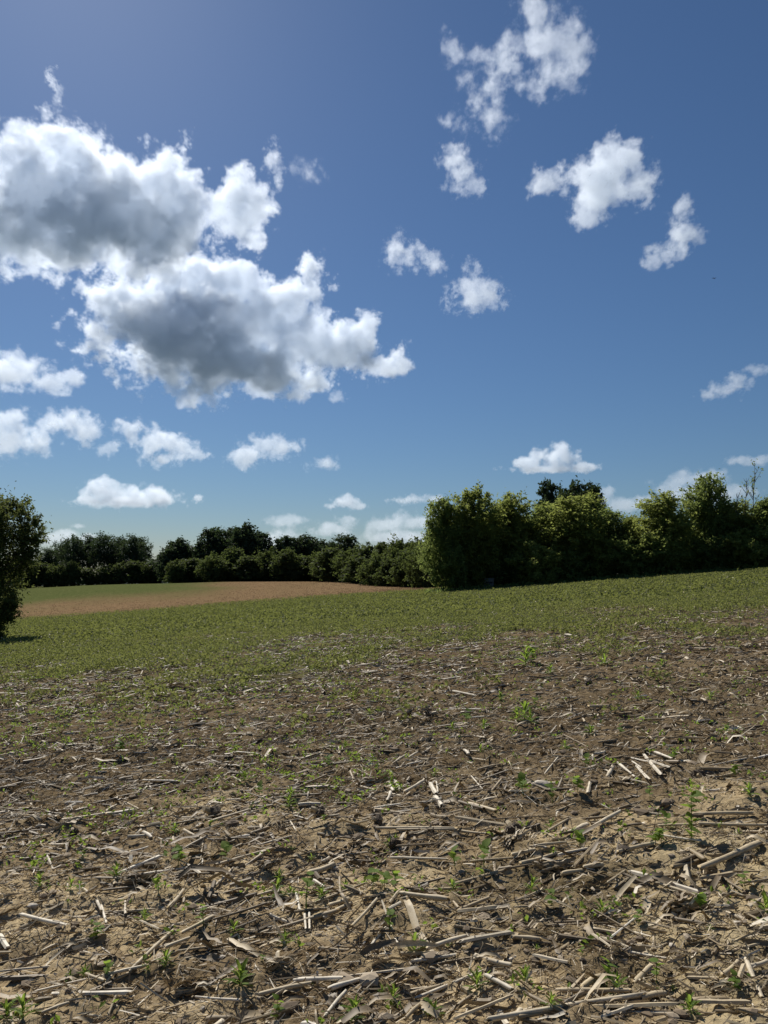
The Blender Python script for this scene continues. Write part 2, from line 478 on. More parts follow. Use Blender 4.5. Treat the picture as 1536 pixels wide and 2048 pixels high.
for i, (u, vt, w, y, lab) in enumerate([
        (1098, 962, 62, 96, 'dark pointed tree top rising behind the hedgerow'),
        (1148, 972, 80, 98, 'dark rounded tree behind the hedgerow, left of the pair'),
        (1182, 968, 62, 97, 'dark leaning tree top behind the hedgerow, right of the pair'),
        (920, 1040, 110, 88, 'shaded tree behind the left end of the hedgerow'),
        (1000, 1030, 130, 87, 'shaded tree behind the grey slotted box'),
        (1090, 1030, 130, 87, 'shaded tree behind the hedgerow middle'),
        (1240, 1060, 130, 88, 'shaded tree behind the dip of the hedgerow'),
        (1320, 1050, 110, 88, 'shaded tree behind the yellowish topped one'),
        (1450, 1040, 130, 88, 'shaded tree behind the tallest hedgerow tree'),
        (1530, 1040, 130, 88, 'shaded tree behind the right edge of the hedgerow')]):
    x, y, z = standing(u, y)
    H = EYE + (1150 - vt) * y / F - z
    place_tree(FK[i] if i < 3 else HK[(i * 2 + 1) % 5], 'background_tree', lab, 'trees behind the hedgerow', x, y, z, H, w * y / F * 1.15)
BUSH = [(906, 1092, 62, 72.5), (935, 1125, 60, 73.5), (1003, 1118, 60, 74), (1045, 1115, 60, 73.5), (1072, 1088, 86, 72), (1125, 1095, 76, 73), (1165, 1105, 76, 74), (1210, 1085, 80, 73.5),
        (1255, 1080, 80, 73), (1300, 1072, 80, 72.5), (1345, 1085, 66, 73), (1400, 1080, 60, 74), (1440, 1075, 70, 73), (1490, 1060, 80, 72.5), (1535, 1060, 80, 73), (960, 1110, 60, 77), (1180, 1080, 80, 79), (1380, 1075, 80, 80)]
BLAB = ['light green bush at the foot of the hedgerow corner', 'low dark bush between the corner bush and the grey box', 'dark bush just right of the grey slotted box', 'bush left of the sunlit hedgerow bush',
        'sunlit yellow green bush in front of the hedgerow', 'bush right of the sunlit hedgerow bush', 'dark bush under the broad crowned tree', 'bush below the left slope of the dip', 'bush in the dip of the hedgerow',
        'bright edged bush right of the dip', 'bush left of the bright gap in the hedgerow', 'bush under the tallest hedgerow tree', 'bush right of the gap in the hedgerow', 'bush below the bare saplings', 'last bush at the right edge',
        'deep shaded bush behind the grey box', 'deep shaded bush behind the hedgerow middle', 'deep shaded bush behind the gap']
for i, (u, vt, w, y) in enumerate(BUSH):
    x, y, z = standing(u, y)
    H = EYE + (1150 - vt) * y / F - z
    place_tree(BK[i % 3], 'bush', BLAB[i], 'bushes along the hedgerow', x, y, z, H, w * y / F * 1.2, cat='bush')

# bare saplings sticking out of the hedgerow
def sapling(u, vt, y, seed, nleaf, label):
    rg = np.random.default_rng(seed)
    x, y, z = standing(u, y)
    H = EYE + (1150 - vt) * y / F - z
    e = obj('sapling', None, None, (x, y, z))
    k = np.linspace(0, 1, 7)
    st = np.stack([0.3 * k ** 2 + 0.06 * np.sin(k * 9), 0.1 * np.sin(k * 5), H * k], -1)
    b = Bag(); b.add(*tube(st, 0.075 * (1 - 0.85 * k), 5)); tips = [st[-1]]
    for q in range(13):
        f = rg.uniform(0.55, 0.97); s0 = np.array([np.interp(f, k, st[:, i]) for i in range(3)])
        a = rg.uniform(0, 6.28); ln = rg.uniform(0.6, 1.7) * (1.25 - f)* 2
        dv = np.array([math.cos(a) * 0.5, math.sin(a) * 0.5, 0.85]) * ln
        pts = [s0, s0 + dv * 0.5 + [0.08 * dv[0], 0, -0.03], s0 + dv]
        b.add(*tube(pts, [0.03, 0.02, 0.007], 4)); tips += [pts[1], pts[2], (pts[1] + pts[2]) / 2]
    obj('trunk', b.mesh('trunk', M_BARK, True), e)
    if nleaf:
        lv = Bag(); tp = np.array(tips)
        leaves(lv, tp[rg.integers(0, len(tp), nleaf)] + rg.normal(size=(nleaf, 3)) * 0.14, 0.26, rg, np.full(nleaf, 0.35))
        obj('crown', lv.mesh('crown', M_GREEN), e)
    tag(e, label, 'sapling', 'bare saplings above the hedgerow')
sapling(1508, 922, 75.5, 71, 90, 'thin sapling with a few leaves at the right edge')
sapling(1490, 956, 75, 72, 8, 'dead leafless sapling left of the leafy thin one')
sapling(1470, 988, 74.5, 73, 0, 'short bare sapling poking out left of the other saplings')

# --- big tree at the left edge, about 41 m off
def left_tree():
    y = 41.0; k = y / F
    x0, _, z0 = standing(-28, y)
    L = []
    for (u, v, r, rz, dy) in [(-25, 1040, 50, 46, 0), (22, 1048, 44, 46, -.6), (56, 1068, 30, 26, .4), (64, 1040, 20, 16, 0), (72, 1084, 18, 14, -.2), (-70, 1060, 60, 60, .5), (2, 1100, 60, 42, 0), (58, 1112, 26, 18, -.3), (-60, 1130, 70, 60, .3), (4, 1150, 40, 34, .2), (46, 1138, 18, 14, .3),
                              (22, 1200, 26, 24, -.5), (30, 1222, 20, 16, -.3), (6, 1222, 30, 28, 0), (-30, 1195, 55, 50, .6), (-14, 1258, 30, 28, 0), (0, 1268, 20, 18, -.4), (-80, 1220, 60, 50, 0), (-110, 1120, 50, 60, 0), (0, 1008, 26, 20, 0), (34, 1016, 22, 18, .3), (-50, 1268, 40, 24, 0)]:
        L.append(((u - (-28)) * k, dy, EYE + (1150 - v) * k - z0, r * k, (r + rz) / 2 * k * 1.1, rz * k))
    t = TreeKind(201, 8.0, 6.0, 0.2, 36000, 0.16, M_LEFT, lobes=L, trunk=0.22, per=24, spread=0.2, shell=0.5, top=0.8)
    e = obj('field_tree', None, None, (x0, y, z0 - 0.05))
    obj('trunk', t.trunk, e); obj('crown', t.crown, e)
    tag(e, 'dense leafy tree cut by the left edge, foliage down to the field', 'tree')
left_tree()

def far_tree(kind, u, vt, w, y, name, label, group, cat='tree'):
    x, y, z = standing(u, y)
    H = EYE + (1150 - vt + 7) * y / F - z
    place_tree(kind, name, label, group, x, y, z - 0.5, H + 0.5, w * y / F * 1.45, cat=cat)
def ordinal(i):
    return ['first', 'second', 'third', 'fourth', 'fifth', 'sixth', 'seventh', 'eighth', 'ninth', 'tenth', 'eleventh', 'twelfth', 'thirteenth', 'fourteenth', 'fifteenth'][i]
G = 'dark trees of the far wood'
for i, (u, vt, w, kd) in enumerate([(342, 1106, 34, 0), (358, 1092, 40, 1), (372, 1090, 30, 's'), (395, 1084, 34, 's'), (430, 1068, 50, 2), (462, 1069, 46, 0), (490, 1063, 46, 1), (518, 1076, 40, 2), (540, 1072, 30, 's'), (572, 1084, 46, 0), (606, 1086, 50, 1), (640, 1092, 46, 2)]):
    if kd == 's':
        far_tree(SPR[i % 2], u, vt, w, 262, 'spruce_tree', {372: 'spire shaped spruce at the left of the far wood', 395: 'second spruce from the left in the far wood', 540: 'dark spruce spire right of the highest wood tops'}[u], 'spruces of the far wood')
    else:
        far_tree(FK[kd], u, vt - 4, w * 1.15, 258 + (i % 3) * 6, 'wood_tree', ordinal(i) + ' dark tree from the left along the far wood skyline', G)
for i, u in enumerate(range(350, 690, 34)):
    far_tree(FK[i % 3], u + 7, 1094 + (i * 7) % 12, 62, 275, 'wood_tree', ordinal(i) + ' tree from the left in the rear rank of the far wood', G)
G = 'lighter trees along the front of the far wood'
for i, (u, vt, w) in enumerate([(352, 1130, 34), (385, 1125, 44), (430, 1120, 46), (470, 1106, 46), (500, 1120, 44), (535, 1112, 44), (575, 1108, 50), (612, 1120, 40), (655, 1112, 54)]):
    far_tree(MK[i % 3], u, vt, w, 238 + (i % 2) * 6, 'wood_edge_tree', ordinal(i) + ' lighter green tree from the left at the wood edge', G)
G = 'trees of the middle hedge'
for i, (u, vt, w, y) in enumerate([(690, 1078, 52, 225), (665, 1104, 50, 215), (705, 1108, 54, 205), (738, 1100, 54, 200), (768, 1094, 54, 190), (800, 1092, 56, 182), (832, 1092, 56, 172), (862, 1090, 60, 162), (755, 1120, 50, 178), (815, 1112, 56, 160), (720, 1122, 44, 192), (850, 1108, 56, 146), (885, 1100, 60, 150), (780, 1126, 40, 170)]):
    far_tree(FK[2] if i == 0 else MK[i % 3], u, vt, w, y, 'middle_hedge_tree', 'round topped dark tree standing above the middle hedge' if i == 0 else ordinal(i - 1) + ' tree in the hedge between far wood and hedgerow', G)
G = 'open trees of the far left row'
for i, (u, vt, w) in enumerate([(96, 1108, 34), (122, 1094, 38), (150, 1084, 40), (178, 1082, 38), (208, 1077, 42), (240, 1084, 40), (266, 1082, 40), (284, 1086, 30)]):
    far_tree(OPEN[i % 3], u, vt, w, 280 + (i % 2) * 8, 'row_tree', ordinal(i) + ' tree from the left in the gappy far left row', G)
for i, (u, vt, w) in enumerate([(60, 1128, 40), (90, 1134, 34), (120, 1140, 34), (146, 1132, 30), (180, 1144, 34), (214, 1142, 34), (245, 1134, 36), (272, 1130, 36), (296, 1138, 30), (316, 1148, 26), (40, 1120, 50)]):
    far_tree(MK[i % 3], u, vt, w, 268, 'row_bush', ordinal(i) + ' bush under the far left tree row', 'bushes under the far left row', 'bush')

# --- small slotted box at the foot of the hedgerow
def slotted_box():
    x, y, z = standing(975, 72.6)
    m, N, L, P = node_mat('weathered_grey_board')
    n = noise(N, L, None, 6, 4); rp = ramp(N, [(0.3, (0.07, 0.07, 0.068)), (0.7, (0.13, 0.13, 0.125))]); L.new(n.outputs[0], rp.inputs[0]); L.new(rp.outputs[0], P.inputs['Base Color']); P.inputs['Roughness'].default_value = 0.8
    m2, N, L, P = node_mat('slot_shade'); P.inputs['Base Color'].default_value = (0.012, 0.012, 0.014, 1); P.inputs['Roughness'].default_value = 0.9
    e = obj('slotted_box', None, None, (x, y, z)); e.rotation_euler = (0, 0.06, 0.05)
    def bx(name, x0, x1, y0, y1, z0, z1, mat):
        V = np.array([(a, b, c) for c in (z0, z1) for b in (y0, y1) for a in (x0, x1)], float)
        Q = np.array([(0, 2, 3, 1), (4, 5, 7, 6), (0, 1, 5, 4), (2, 6, 7, 3), (0, 4, 6, 2), (1, 3, 7, 5)])
        return obj(name, build_mesh(name, V, Q, [mat]), e)
    bx('panel', -.43, .43, -.40, -.37, .05, .52, m); bx('panel', -.43, .43, -.40, -.37, .68, .95, m)
    bx('panel', -.43, -.33, -.40, -.37, .523, .677, m); bx('panel', .33, .43, -.40, -.37, .523, .677, m)
    bx('side_panel', -.43, -.40, -.367, .40, .05, .95, m); bx('side_panel', .40, .43, -.367, .40, .05, .95, m); bx('rear_panel', -.397, .397, .37, .40, .05, .95, m)
    bx('slot_shade_sheet', -.39, .39, -.30, -.28, .08, .93, m2)  # near-black sheet standing in for the shade inside the open slot
    bx('roof', -.50, .50, -.48, .46, .953, 1.01, m)
    for sx in (-1, 1):
        for sy in (-1, 1): bx('foot', sx * .38 - .04, sx * .38 + .04, sy * .34 - .04, sy * .34 + .04, -.12, .047, m)
    tag(e, 'small grey box with a dark slot at the foot of the hedgerow', 'box')
slotted_box()
# ------------------------------------------------------------------ clouds (real volumes of scattering droplets)
def cloud_material(name, density, aniso=0.62):
    m = bpy.data.materials.new(name)
    m.use_nodes = True
    nt = m.node_tree
    nt.nodes.remove(nt.nodes['Principled BSDF'])
    pv = nt.nodes.new('ShaderNodeVolumePrincipled')
    pv.inputs['Color'].default_value = (0.88, 0.935, 1.0, 1)
    pv.inputs['Density'].default_value = density
    pv.inputs['Anisotropy'].default_value = aniso
    nt.links.new(pv.outputs[0], nt.nodes['Material Output'].inputs['Volume'])
    return m

CAM_ROT = cam.rotation_euler.to_matrix()

def cloud(name, label, dist, blobs, tau=10.0, amp=0.9, scale=0.014, edge=0.15, detail=10.0, rough=0.72, vox=2.0, aniso=0.42, billow=0.3, fill=0.07, seed=0.0, stretch=(1, 1, 1), distort=0.0, warp=0.0):
    """blobs: (u, v, ru, rv[, depth radius[, depth offset]]) as ellipsoids in photograph pixels at this cloud's distance"""
    us = np.array([b[0] for b in blobs]); vv = np.array([b[1] for b in blobs])
    ru = np.array([b[2] for b in blobs]); rv = np.array([b[3] for b in blobs])
    rd = np.array([b[4] if len(b) > 4 and b[4] else (b[2] + b[3]) * 0.5 for b in blobs])
    od = np.array([b[5] if len(b) > 5 else 0.0 for b in blobs])
    amp = amp * 1.6
    pad = 1.0 + 0.32 * amp + 0.3 * billow
    u0, u1 = (us - ru * pad).min(), (us + ru * pad).max()
    v0, v1 = (vv - rv * pad).min(), (vv + rv * pad).max()
    d0, d1 = (od - rd * pad).min(), (od + rd * pad).max()
    cu, cv = (u0 + u1) / 2, (v0 + v1) / 2
    k = dist / F
    o = bpy.data.objects.new(name, bpy.data.volumes.new(name))
    COL.objects.link(o)
    dv = pix_dir(cu, cv)
    o.location = Vector((0, 0, EYE)) + dv * dist
    # local axes: x screen right, y depth, z screen up
    bx = CAM_ROT @ Vector((1, 0, 0)); by = CAM_ROT @ Vector((0, 0, -1)); bz = CAM_ROT @ Vector((0, 1, 0))
    o.rotation_euler = Matrix((bx, by, bz)).transposed().to_euler()
    ng = bpy.data.node_groups.new(name + '_field', 'GeometryNodeTree')
    ng.interface.new_socket('Geometry', in_out='OUTPUT', socket_type='NodeSocketGeometry')
    N, L = ng.nodes, ng.links
    pos = N.new('GeometryNodeInputPosition')
    pxs = N.new('ShaderNodeVectorMath'); pxs.operation = 'SCALE'; pxs.inputs['Scale'].default_value = 1 / k
    L.new(pos.outputs[0], pxs.inputs[0])
    P = pxs.outputs[0]
    if warp:
        wt = N.new('ShaderNodeTexNoise'); wt.inputs['Scale'].default_value = scale * 0.8; wt.inputs['Detail'].default_value = 3
        L.new(P, wt.inputs['Vector'])
        ws = N.new('ShaderNodeVectorMath'); ws.operation = 'SUBTRACT'; ws.inputs[1].default_value = (.5, .5, .5)
        L.new(wt.outputs['Color'], ws.inputs[0])
        wm = N.new('ShaderNodeVectorMath'); wm.operation = 'MULTIPLY_ADD'; wm.inputs[1].default_value = (warp,) * 3
        L.new(ws.outputs[0], wm.inputs[0]); L.new(P, wm.inputs[2])
        PB = wm.outputs[0]
    else:
        PB = P
    cur = None
    for i in range(len(blobs)):
        c = Vector((us[i] - cu, od[i], cv - vv[i]))
        sb = N.new('ShaderNodeVectorMath'); sb.operation = 'SUBTRACT'; sb.inputs[1].default_value = c
        L.new(PB, sb.inputs[0])
        di = N.new('ShaderNodeVectorMath'); di.operation = 'DIVIDE'; di.inputs[1].default_value = (ru[i], rd[i], rv[i])
        L.new(sb.outputs[0], di.inputs[0])
        ln = N.new('ShaderNodeVectorMath'); ln.operation = 'LENGTH'; L.new(di.outputs[0], ln.inputs[0])
        # keep the falloff the same in pixels whatever the blob's size
        rr = min(ru[i], rv[i]) / 60.0
        mm = N.new('ShaderNodeMath'); mm.operation = 'MULTIPLY_ADD'
        g = min(1.0, max(0.5, rr)); mm.inputs[1].default_value = -g; mm.inputs[2].default_value = g
        L.new(ln.outputs['Value'], mm.inputs[0])
        if cur is None: cur = mm.outputs[0]
        else:
            sm = N.new('ShaderNodeMath'); sm.operation = 'SMOOTH_MAX'; sm.inputs[2].default_value = 0.15
            L.new(cur, sm.inputs[0]); L.new(mm.outputs[0], sm.inputs[1]); cur = sm.outputs[0]
    off = N.new('ShaderNodeVectorMath'); off.operation = 'MULTIPLY_ADD'
    off.inputs[1].default_value = stretch; off.inputs[2].default_value = (seed * 37.1 + 500, seed * 91.7, seed * 13.3)
    L.new(P, off.inputs[0])
    nz = N.new('ShaderNodeTexNoise')
    nz.inputs['Scale'].default_value = scale; nz.inputs['Detail'].default_value = detail; nz.inputs['Roughness'].default_value = rough
    nz.inputs['Distortion'].default_value = distort
    L.new(off.outputs[0], nz.inputs['Vector'])
    ad = N.new('ShaderNodeMath'); ad.operation = 'MULTIPLY_ADD'; ad.inputs[1].default_value = 2 * amp
    L.new(nz.outputs[0], ad.inputs[0]); L.new(cur, ad.inputs[2])
    sbt = N.new('ShaderNodeMath'); sbt.operation = 'SUBTRACT'; sbt.inputs[1].default_value = amp - fill
    L.new(ad.outputs[0], sbt.inputs[0])
    if billow:
        vo = N.new('ShaderNodeTexVoronoi'); vo.feature = 'F1'
        vo.inputs['Scale'].default_value = scale * 1.25; vo.inputs['Detail'].default_value = 1.5; vo.inputs['Roughness'].default_value = 0.55
        L.new(off.outputs[0], vo.inputs['Vector'])
        bl = N.new('ShaderNodeMath'); bl.operation = 'MULTIPLY_ADD'; bl.inputs[1].default_value = -billow; bl.inputs[2].default_value = billow * 0.5
        L.new(vo.outputs['Distance'], bl.inputs[0])
        a2 = N.new('ShaderNodeMath'); a2.operation = 'ADD'; L.new(sbt.outputs[0], a2.inputs[0]); L.new(bl.outputs[0], a2.inputs[1])
        sbt = a2
    mr = N.new('ShaderNodeMapRange'); mr.interpolation_type = 'SMOOTHSTEP'
    mr.inputs['From Min'].default_value = 0.0; mr.inputs['From Max'].default_value = edge
    L.new(sbt.outputs[0], mr.inputs['Value'])
    vc = N.new('GeometryNodeVolumeCube')
    L.new(mr.outputs['Result'], vc.inputs['Density'])
    W, H, D = (u1 - u0), (v1 - v0), (d1 - d0)
    vc.inputs['Min'].default_value = (-W / 2 * k, d0 * k, -H / 2 * k)
    vc.inputs['Max'].default_value = (W / 2 * k, d1 * k, H / 2 * k)
    vc.inputs['Resolution X'].default_value = max(8, int(W / vox)); vc.inputs['Resolution Y'].default_value = max(8, int(D / (vox * 1.8))); vc.inputs['Resolution Z'].default_value = max(8, int(H / vox))
    size = float(np.mean(np.minimum(ru, rv))) * 2 * k
    mat = cloud_material(name + '_droplets', tau / size, aniso)
    st = N.new('GeometryNodeSetMaterial'); st.inputs['Material'].default_value = mat
    L.new(vc.outputs[0], st.inputs['Geometry'])
    go = N.new('NodeGroupOutput'); L.new(st.outputs[0], go.inputs[0])
    md = o.modifiers.new('field', 'NODES'); md.node_group = ng
    o.data.materials.append(mat)
    return tag(o, label, 'cloud', 'cumulus clouds in the sky')


def far_off(v, base=1050.0):
    return base / max(0.055, math.sin(math.atan((1150 - v) / F)))

CLOUDS = [
    # label, blobs, settings
    ('huge cloud with dark grey belly and blazing white top at the upper left edge',
     [(230, 430, 170, 105), (80, 400, 130, 110), (140, 320, 95, 60), (40, 290, 45, 45), (330, 380, 80, 85), (330, 470, 90, 75), (100, 490, 110, 60),
      (-40, 430, 90, 100), (300, 520, 90, 40), (480, 420, 60, 62), (500, 385, 40, 36), (440, 440, 50, 45), (490, 470, 32, 32), (30, 260, 22, 26), (295, 285, 20, 18)],
     dict(tau=3.50, amp=1.2, billow=0.4, fill=0.0, seed=1.3, vox=2.6)),
    ('broad dark bellied cloud with a small upright tower and bright ragged rim',
     [(390, 670, 185, 95), (300, 650, 120, 75), (460, 575, 75, 62), (540, 620, 85, 65), (500, 735, 165, 55), (440, 775, 80, 32), (270, 600, 95, 55),
      (190, 655, 50, 34), (350, 555, 100, 42), (400, 540, 70, 36), (260, 552, 80, 34), (700, 690, 78, 60), (755, 722, 58, 32), (628, 572, 28, 50), (620, 680, 80, 60), (580, 575, 34, 30), (600, 755, 62, 32), (730, 655, 34, 34)],
     dict(tau=3.50, amp=1.15, billow=0.4, fill=0.0, seed=2.7, vox=2.6)),
    ('white cloud with a tail drifting in from the left edge below the huge ones',
     [(40, 745, 60, 32), (-20, 740, 60, 40), (100, 762, 50, 20), (145, 755, 26, 18)], dict(tau=1.12, seed=3, scale=0.024)),
    ('low flat bottomed cloud cut off by the left edge',
     [(40, 880, 60, 30), (-10, 870, 60, 42), (20, 840, 40, 22), (75, 892, 26, 18)], dict(tau=1.12, seed=4, scale=0.026)),
    ('thin cloud with ragged lower edge right of the low left edge cloud',
     [(135, 845, 48, 20), (165, 862, 36, 18), (105, 852, 26, 16), (215, 898, 16, 13), (175, 890, 16, 10)], dict(tau=0.64, amp=1.2, seed=5, scale=0.03)),
    ('lumpy cloud slanting down to the right above the tree row',
     [(262, 860, 24, 26), (310, 885, 36, 28), (320, 915, 32, 16), (355, 893, 36, 22), (395, 910, 22, 9)], dict(tau=0.97, amp=1.0, seed=6, scale=0.03)),
    ('small two lobed cloud below the dark bellied one',
     [(495, 912, 32, 24), (530, 890, 36, 18), (562, 898, 34, 20)], dict(tau=0.90, amp=1.0, seed=7, scale=0.03)),
    ('long low cloud with two humps and flat base over the left trees',
     [(210, 985, 46, 28), (212, 968, 24, 18), (300, 992, 56, 22), (255, 1002, 100, 13), (180, 1000, 34, 12)], dict(tau=1.34, amp=0.55, seed=8, scale=0.03)),
    ('tiny puff of cloud right of the two humped cloud', [(397, 998, 12, 8)], dict(tau=0.67, seed=9, scale=0.05)),
    ('small peaked cloud over the middle of the wood', [(690, 1006, 30, 14), (695, 1000, 18, 14), (722, 1013, 18, 7), (662, 1012, 16, 6)], dict(tau=0.82, amp=0.6, seed=10, scale=0.04)),
    ('pale cloud rising behind the spruce tops', [(560, 1045, 34, 16), (580, 1040, 34, 9), (565, 1068, 40, 16), (545, 1085, 40, 18)], dict(tau=0.49, amp=0.6, seed=11, scale=0.03)),
    ('pale heaped cloud above the round topped tree', [(670, 1058, 42, 18), (690, 1045, 26, 14), (650, 1062, 28, 14)], dict(tau=0.59, amp=0.6, seed=12, scale=0.03)),
    ('wide pale cloud bank ending behind the hedgerow', [(770, 1050, 44, 18), (800, 1040, 30, 16), (850, 1045, 60, 18), (800, 1075, 90, 16), (880, 1025, 40, 16)], dict(tau=0.49, amp=0.55, seed=13, scale=0.026)),
    ('faint row of cloud wisps left of the hedgerow top', [(800, 1002, 24, 6), (830, 999, 26, 8), (862, 999, 20, 7)], dict(tau=0.34, amp=1.2, seed=14, scale=0.04)),
    ('pale cloud low behind the left tree', [(130, 1072, 36, 16), (165, 1076, 30, 10), (160, 1052, 22, 6), (100, 1080, 24, 14)], dict(tau=0.45, amp=0.55, seed=15, scale=0.03)),
    ('flat based cloud with heaped top above the hedgerow', [(1110, 915, 50, 24), (1120, 905, 28, 20), (1055, 928, 42, 14), (1160, 934, 38, 12), (1100, 938, 80, 9)], dict(tau=1.34, amp=0.55, seed=16, scale=0.03)),
    ('large pale cloud bank behind the hedgerow at right', [(1390, 958, 60, 22), (1425, 948, 36, 14), (1345, 975, 40, 20), (1400, 990, 80, 26), (1470, 985, 40, 18)], dict(tau=0.49, amp=0.55, seed=17, scale=0.024)),
    ('pale cloud just above the dip in the hedgerow', [(1255, 1010, 50, 16), (1285, 1000, 26, 12), (1215, 985, 14, 20), (1205, 1000, 24, 16)], dict(tau=0.53, amp=0.55, seed=18, scale=0.03)),
    ('faint cloud near the bare saplings at the right edge', [(1490, 922, 34, 11), (1530, 918, 24, 10)], dict(tau=0.37, amp=0.6, seed=19, scale=0.03)),
    ('thin slanting cloud at the right edge halfway up the sky', [(1445, 778, 34, 15), (1478, 758, 22, 10), (1508, 740, 24, 8), (1420, 790, 22, 7)], dict(tau=0.34, amp=1.1, seed=20, scale=0.03)),
    ('boot shaped cloud standing upright at the right', [(1368, 420, 24, 22), (1368, 470, 30, 34), (1345, 500, 36, 20), (1310, 522, 30, 13)], dict(tau=0.82, amp=0.9, seed=21, scale=0.024)),
    ('four cornered white cloud with grey heart in the upper right sky',
     [(1210, 365, 66, 52), (1240, 315, 40, 44), (1130, 358, 52, 26), (1180, 415, 38, 34), (1275, 365, 34, 40), (1085, 370, 26, 18), (1165, 435, 24, 14)], dict(tau=1.27, amp=0.95, seed=22.4, scale=0.022)),
    ('small ragged cloud slanting left of the four cornered one', [(908, 318, 22, 26), (925, 350, 28, 26), (948, 366, 22, 18), (912, 335, 26, 20)], dict(tau=0.59, amp=1.3, seed=23, scale=0.03)),
    ('ragged wisp of cloud in the middle of the sky', [(795, 492, 16, 24), (815, 515, 32, 17), (850, 518, 32, 15)], dict(tau=0.49, amp=1.5, seed=24, scale=0.034)),
    ('small ragged cloud with frayed top right of the middle', [(950, 595, 42, 22), (945, 575, 34, 22), (940, 545, 16, 20), (985, 600, 24, 14)], dict(tau=0.64, amp=1.35, seed=25, scale=0.032)),
    ('torn streaky cloud touching the top edge',
     [(1075, 20, 34, 44), (1090, 75, 44, 48), (1140, 105, 40, 50), (1060, 165, 30, 22), (1010, 125, 40, 26), (975, 140, 42, 34), (970, 185, 30, 36), (985, 225, 26, 36), (1110, 145, 40, 30), (1045, 95, 34, 22), (905, 100, 18, 24), (920, 235, 30, 14)],
     dict(tau=0.56, amp=1.45, seed=26, scale=0.022, edge=0.3)),
    ('faint torn wisp right of the huge left cloud', [(545, 320, 12, 26), (556, 348, 10, 20)], dict(tau=0.34, amp=1.5, seed=27, scale=0.04)),
    ('faint smear of cloud between the two big ones and the ragged wisp', [(605, 340, 30, 13), (625, 352, 20, 10)], dict(tau=0.20, amp=1.5, seed=28, scale=0.035, edge=0.5)),
    ('threadlike wisp high above the huge left cloud', [(106, 160, 8, 18), (114, 185, 7, 16), (108, 235, 16, 14)], dict(tau=0.30, amp=1.6, seed=29, scale=0.04)),
    ('small faint wisp below the dark bellied cloud at right', [(650, 928, 26, 10), (640, 922, 14, 6)], dict(tau=0.30, amp=1.4, seed=30, scale=0.035)),
    ('thin cloud scrap under the dark bellied cloud', [(675, 795, 15, 10)], dict(tau=0.30, amp=1.4, seed=31, scale=0.05)),
]
for lab, bl, kw in CLOUDS:
    cloud('cloud', lab, far_off(float(np.mean([b[1] for b in bl]))), bl, **kw)

# ------------------------------------------------------------------ corn residue
def straw_material():
    m, N, L, P = node_mat('weathered_corn_straw')
    at = N.new('ShaderNodeAttribute'); at.attribute_name = 'tone'
    tc = N.new('ShaderNodeTexCoord')
    mp = N.new('ShaderNodeMapping'); mp.inputs['Scale'].default_value = (6, 60, 60); L.new(tc.outputs['Object'], mp.inputs['Vector'])
    n = noise(N, L, mp.outputs[0], 1.0, 3, 0.6)
    a = N.new('ShaderNodeMath'); a.operation = 'MULTIPLY_ADD'; a.inputs[1].default_value = 0.34; L.new(n.outputs[0], a.inputs[0]); L.new(at.outputs['Fac'], a.inputs[2])
    s = N.new('ShaderNodeMath'); s.operation = 'SUBTRACT'; s.inputs[1].default_value = 0.17; L.new(a.outputs[0], s.inputs[0])
    rp = ramp(N, [(0.0, (0.090, 0.064, 0.036)), (0.3, (0.25, 0.187, 0.105)), (0.6, (0.46, 0.365, 0.22)), (0.85, (0.64, 0.56, 0.42)), (1.0, (0.76, 0.70, 0.59))])
    g2 = N.new('ShaderNodeNewGeometry'); dn = noise(N, L, g2.outputs['Position'], 17, 4, 0.65)
    dr = ramp(N, [(0.44, (0, 0, 0)), (0.70, (0.5, 0.5, 0.5))]); L.new(dn.outputs[0], dr.inputs[0])
    L.new(s.outputs[0], rp.inputs[0]); L.new(mix(N, L, dr.outputs[0], rp.outputs[0], (0.15, 0.108, 0.062)), P.inputs['Base Color'])
    P.inputs['Roughness'].default_value = 0.6
    P.inputs['Specular IOR Level'].default_value = 0.35
    return m
M_STRAW = straw_material()

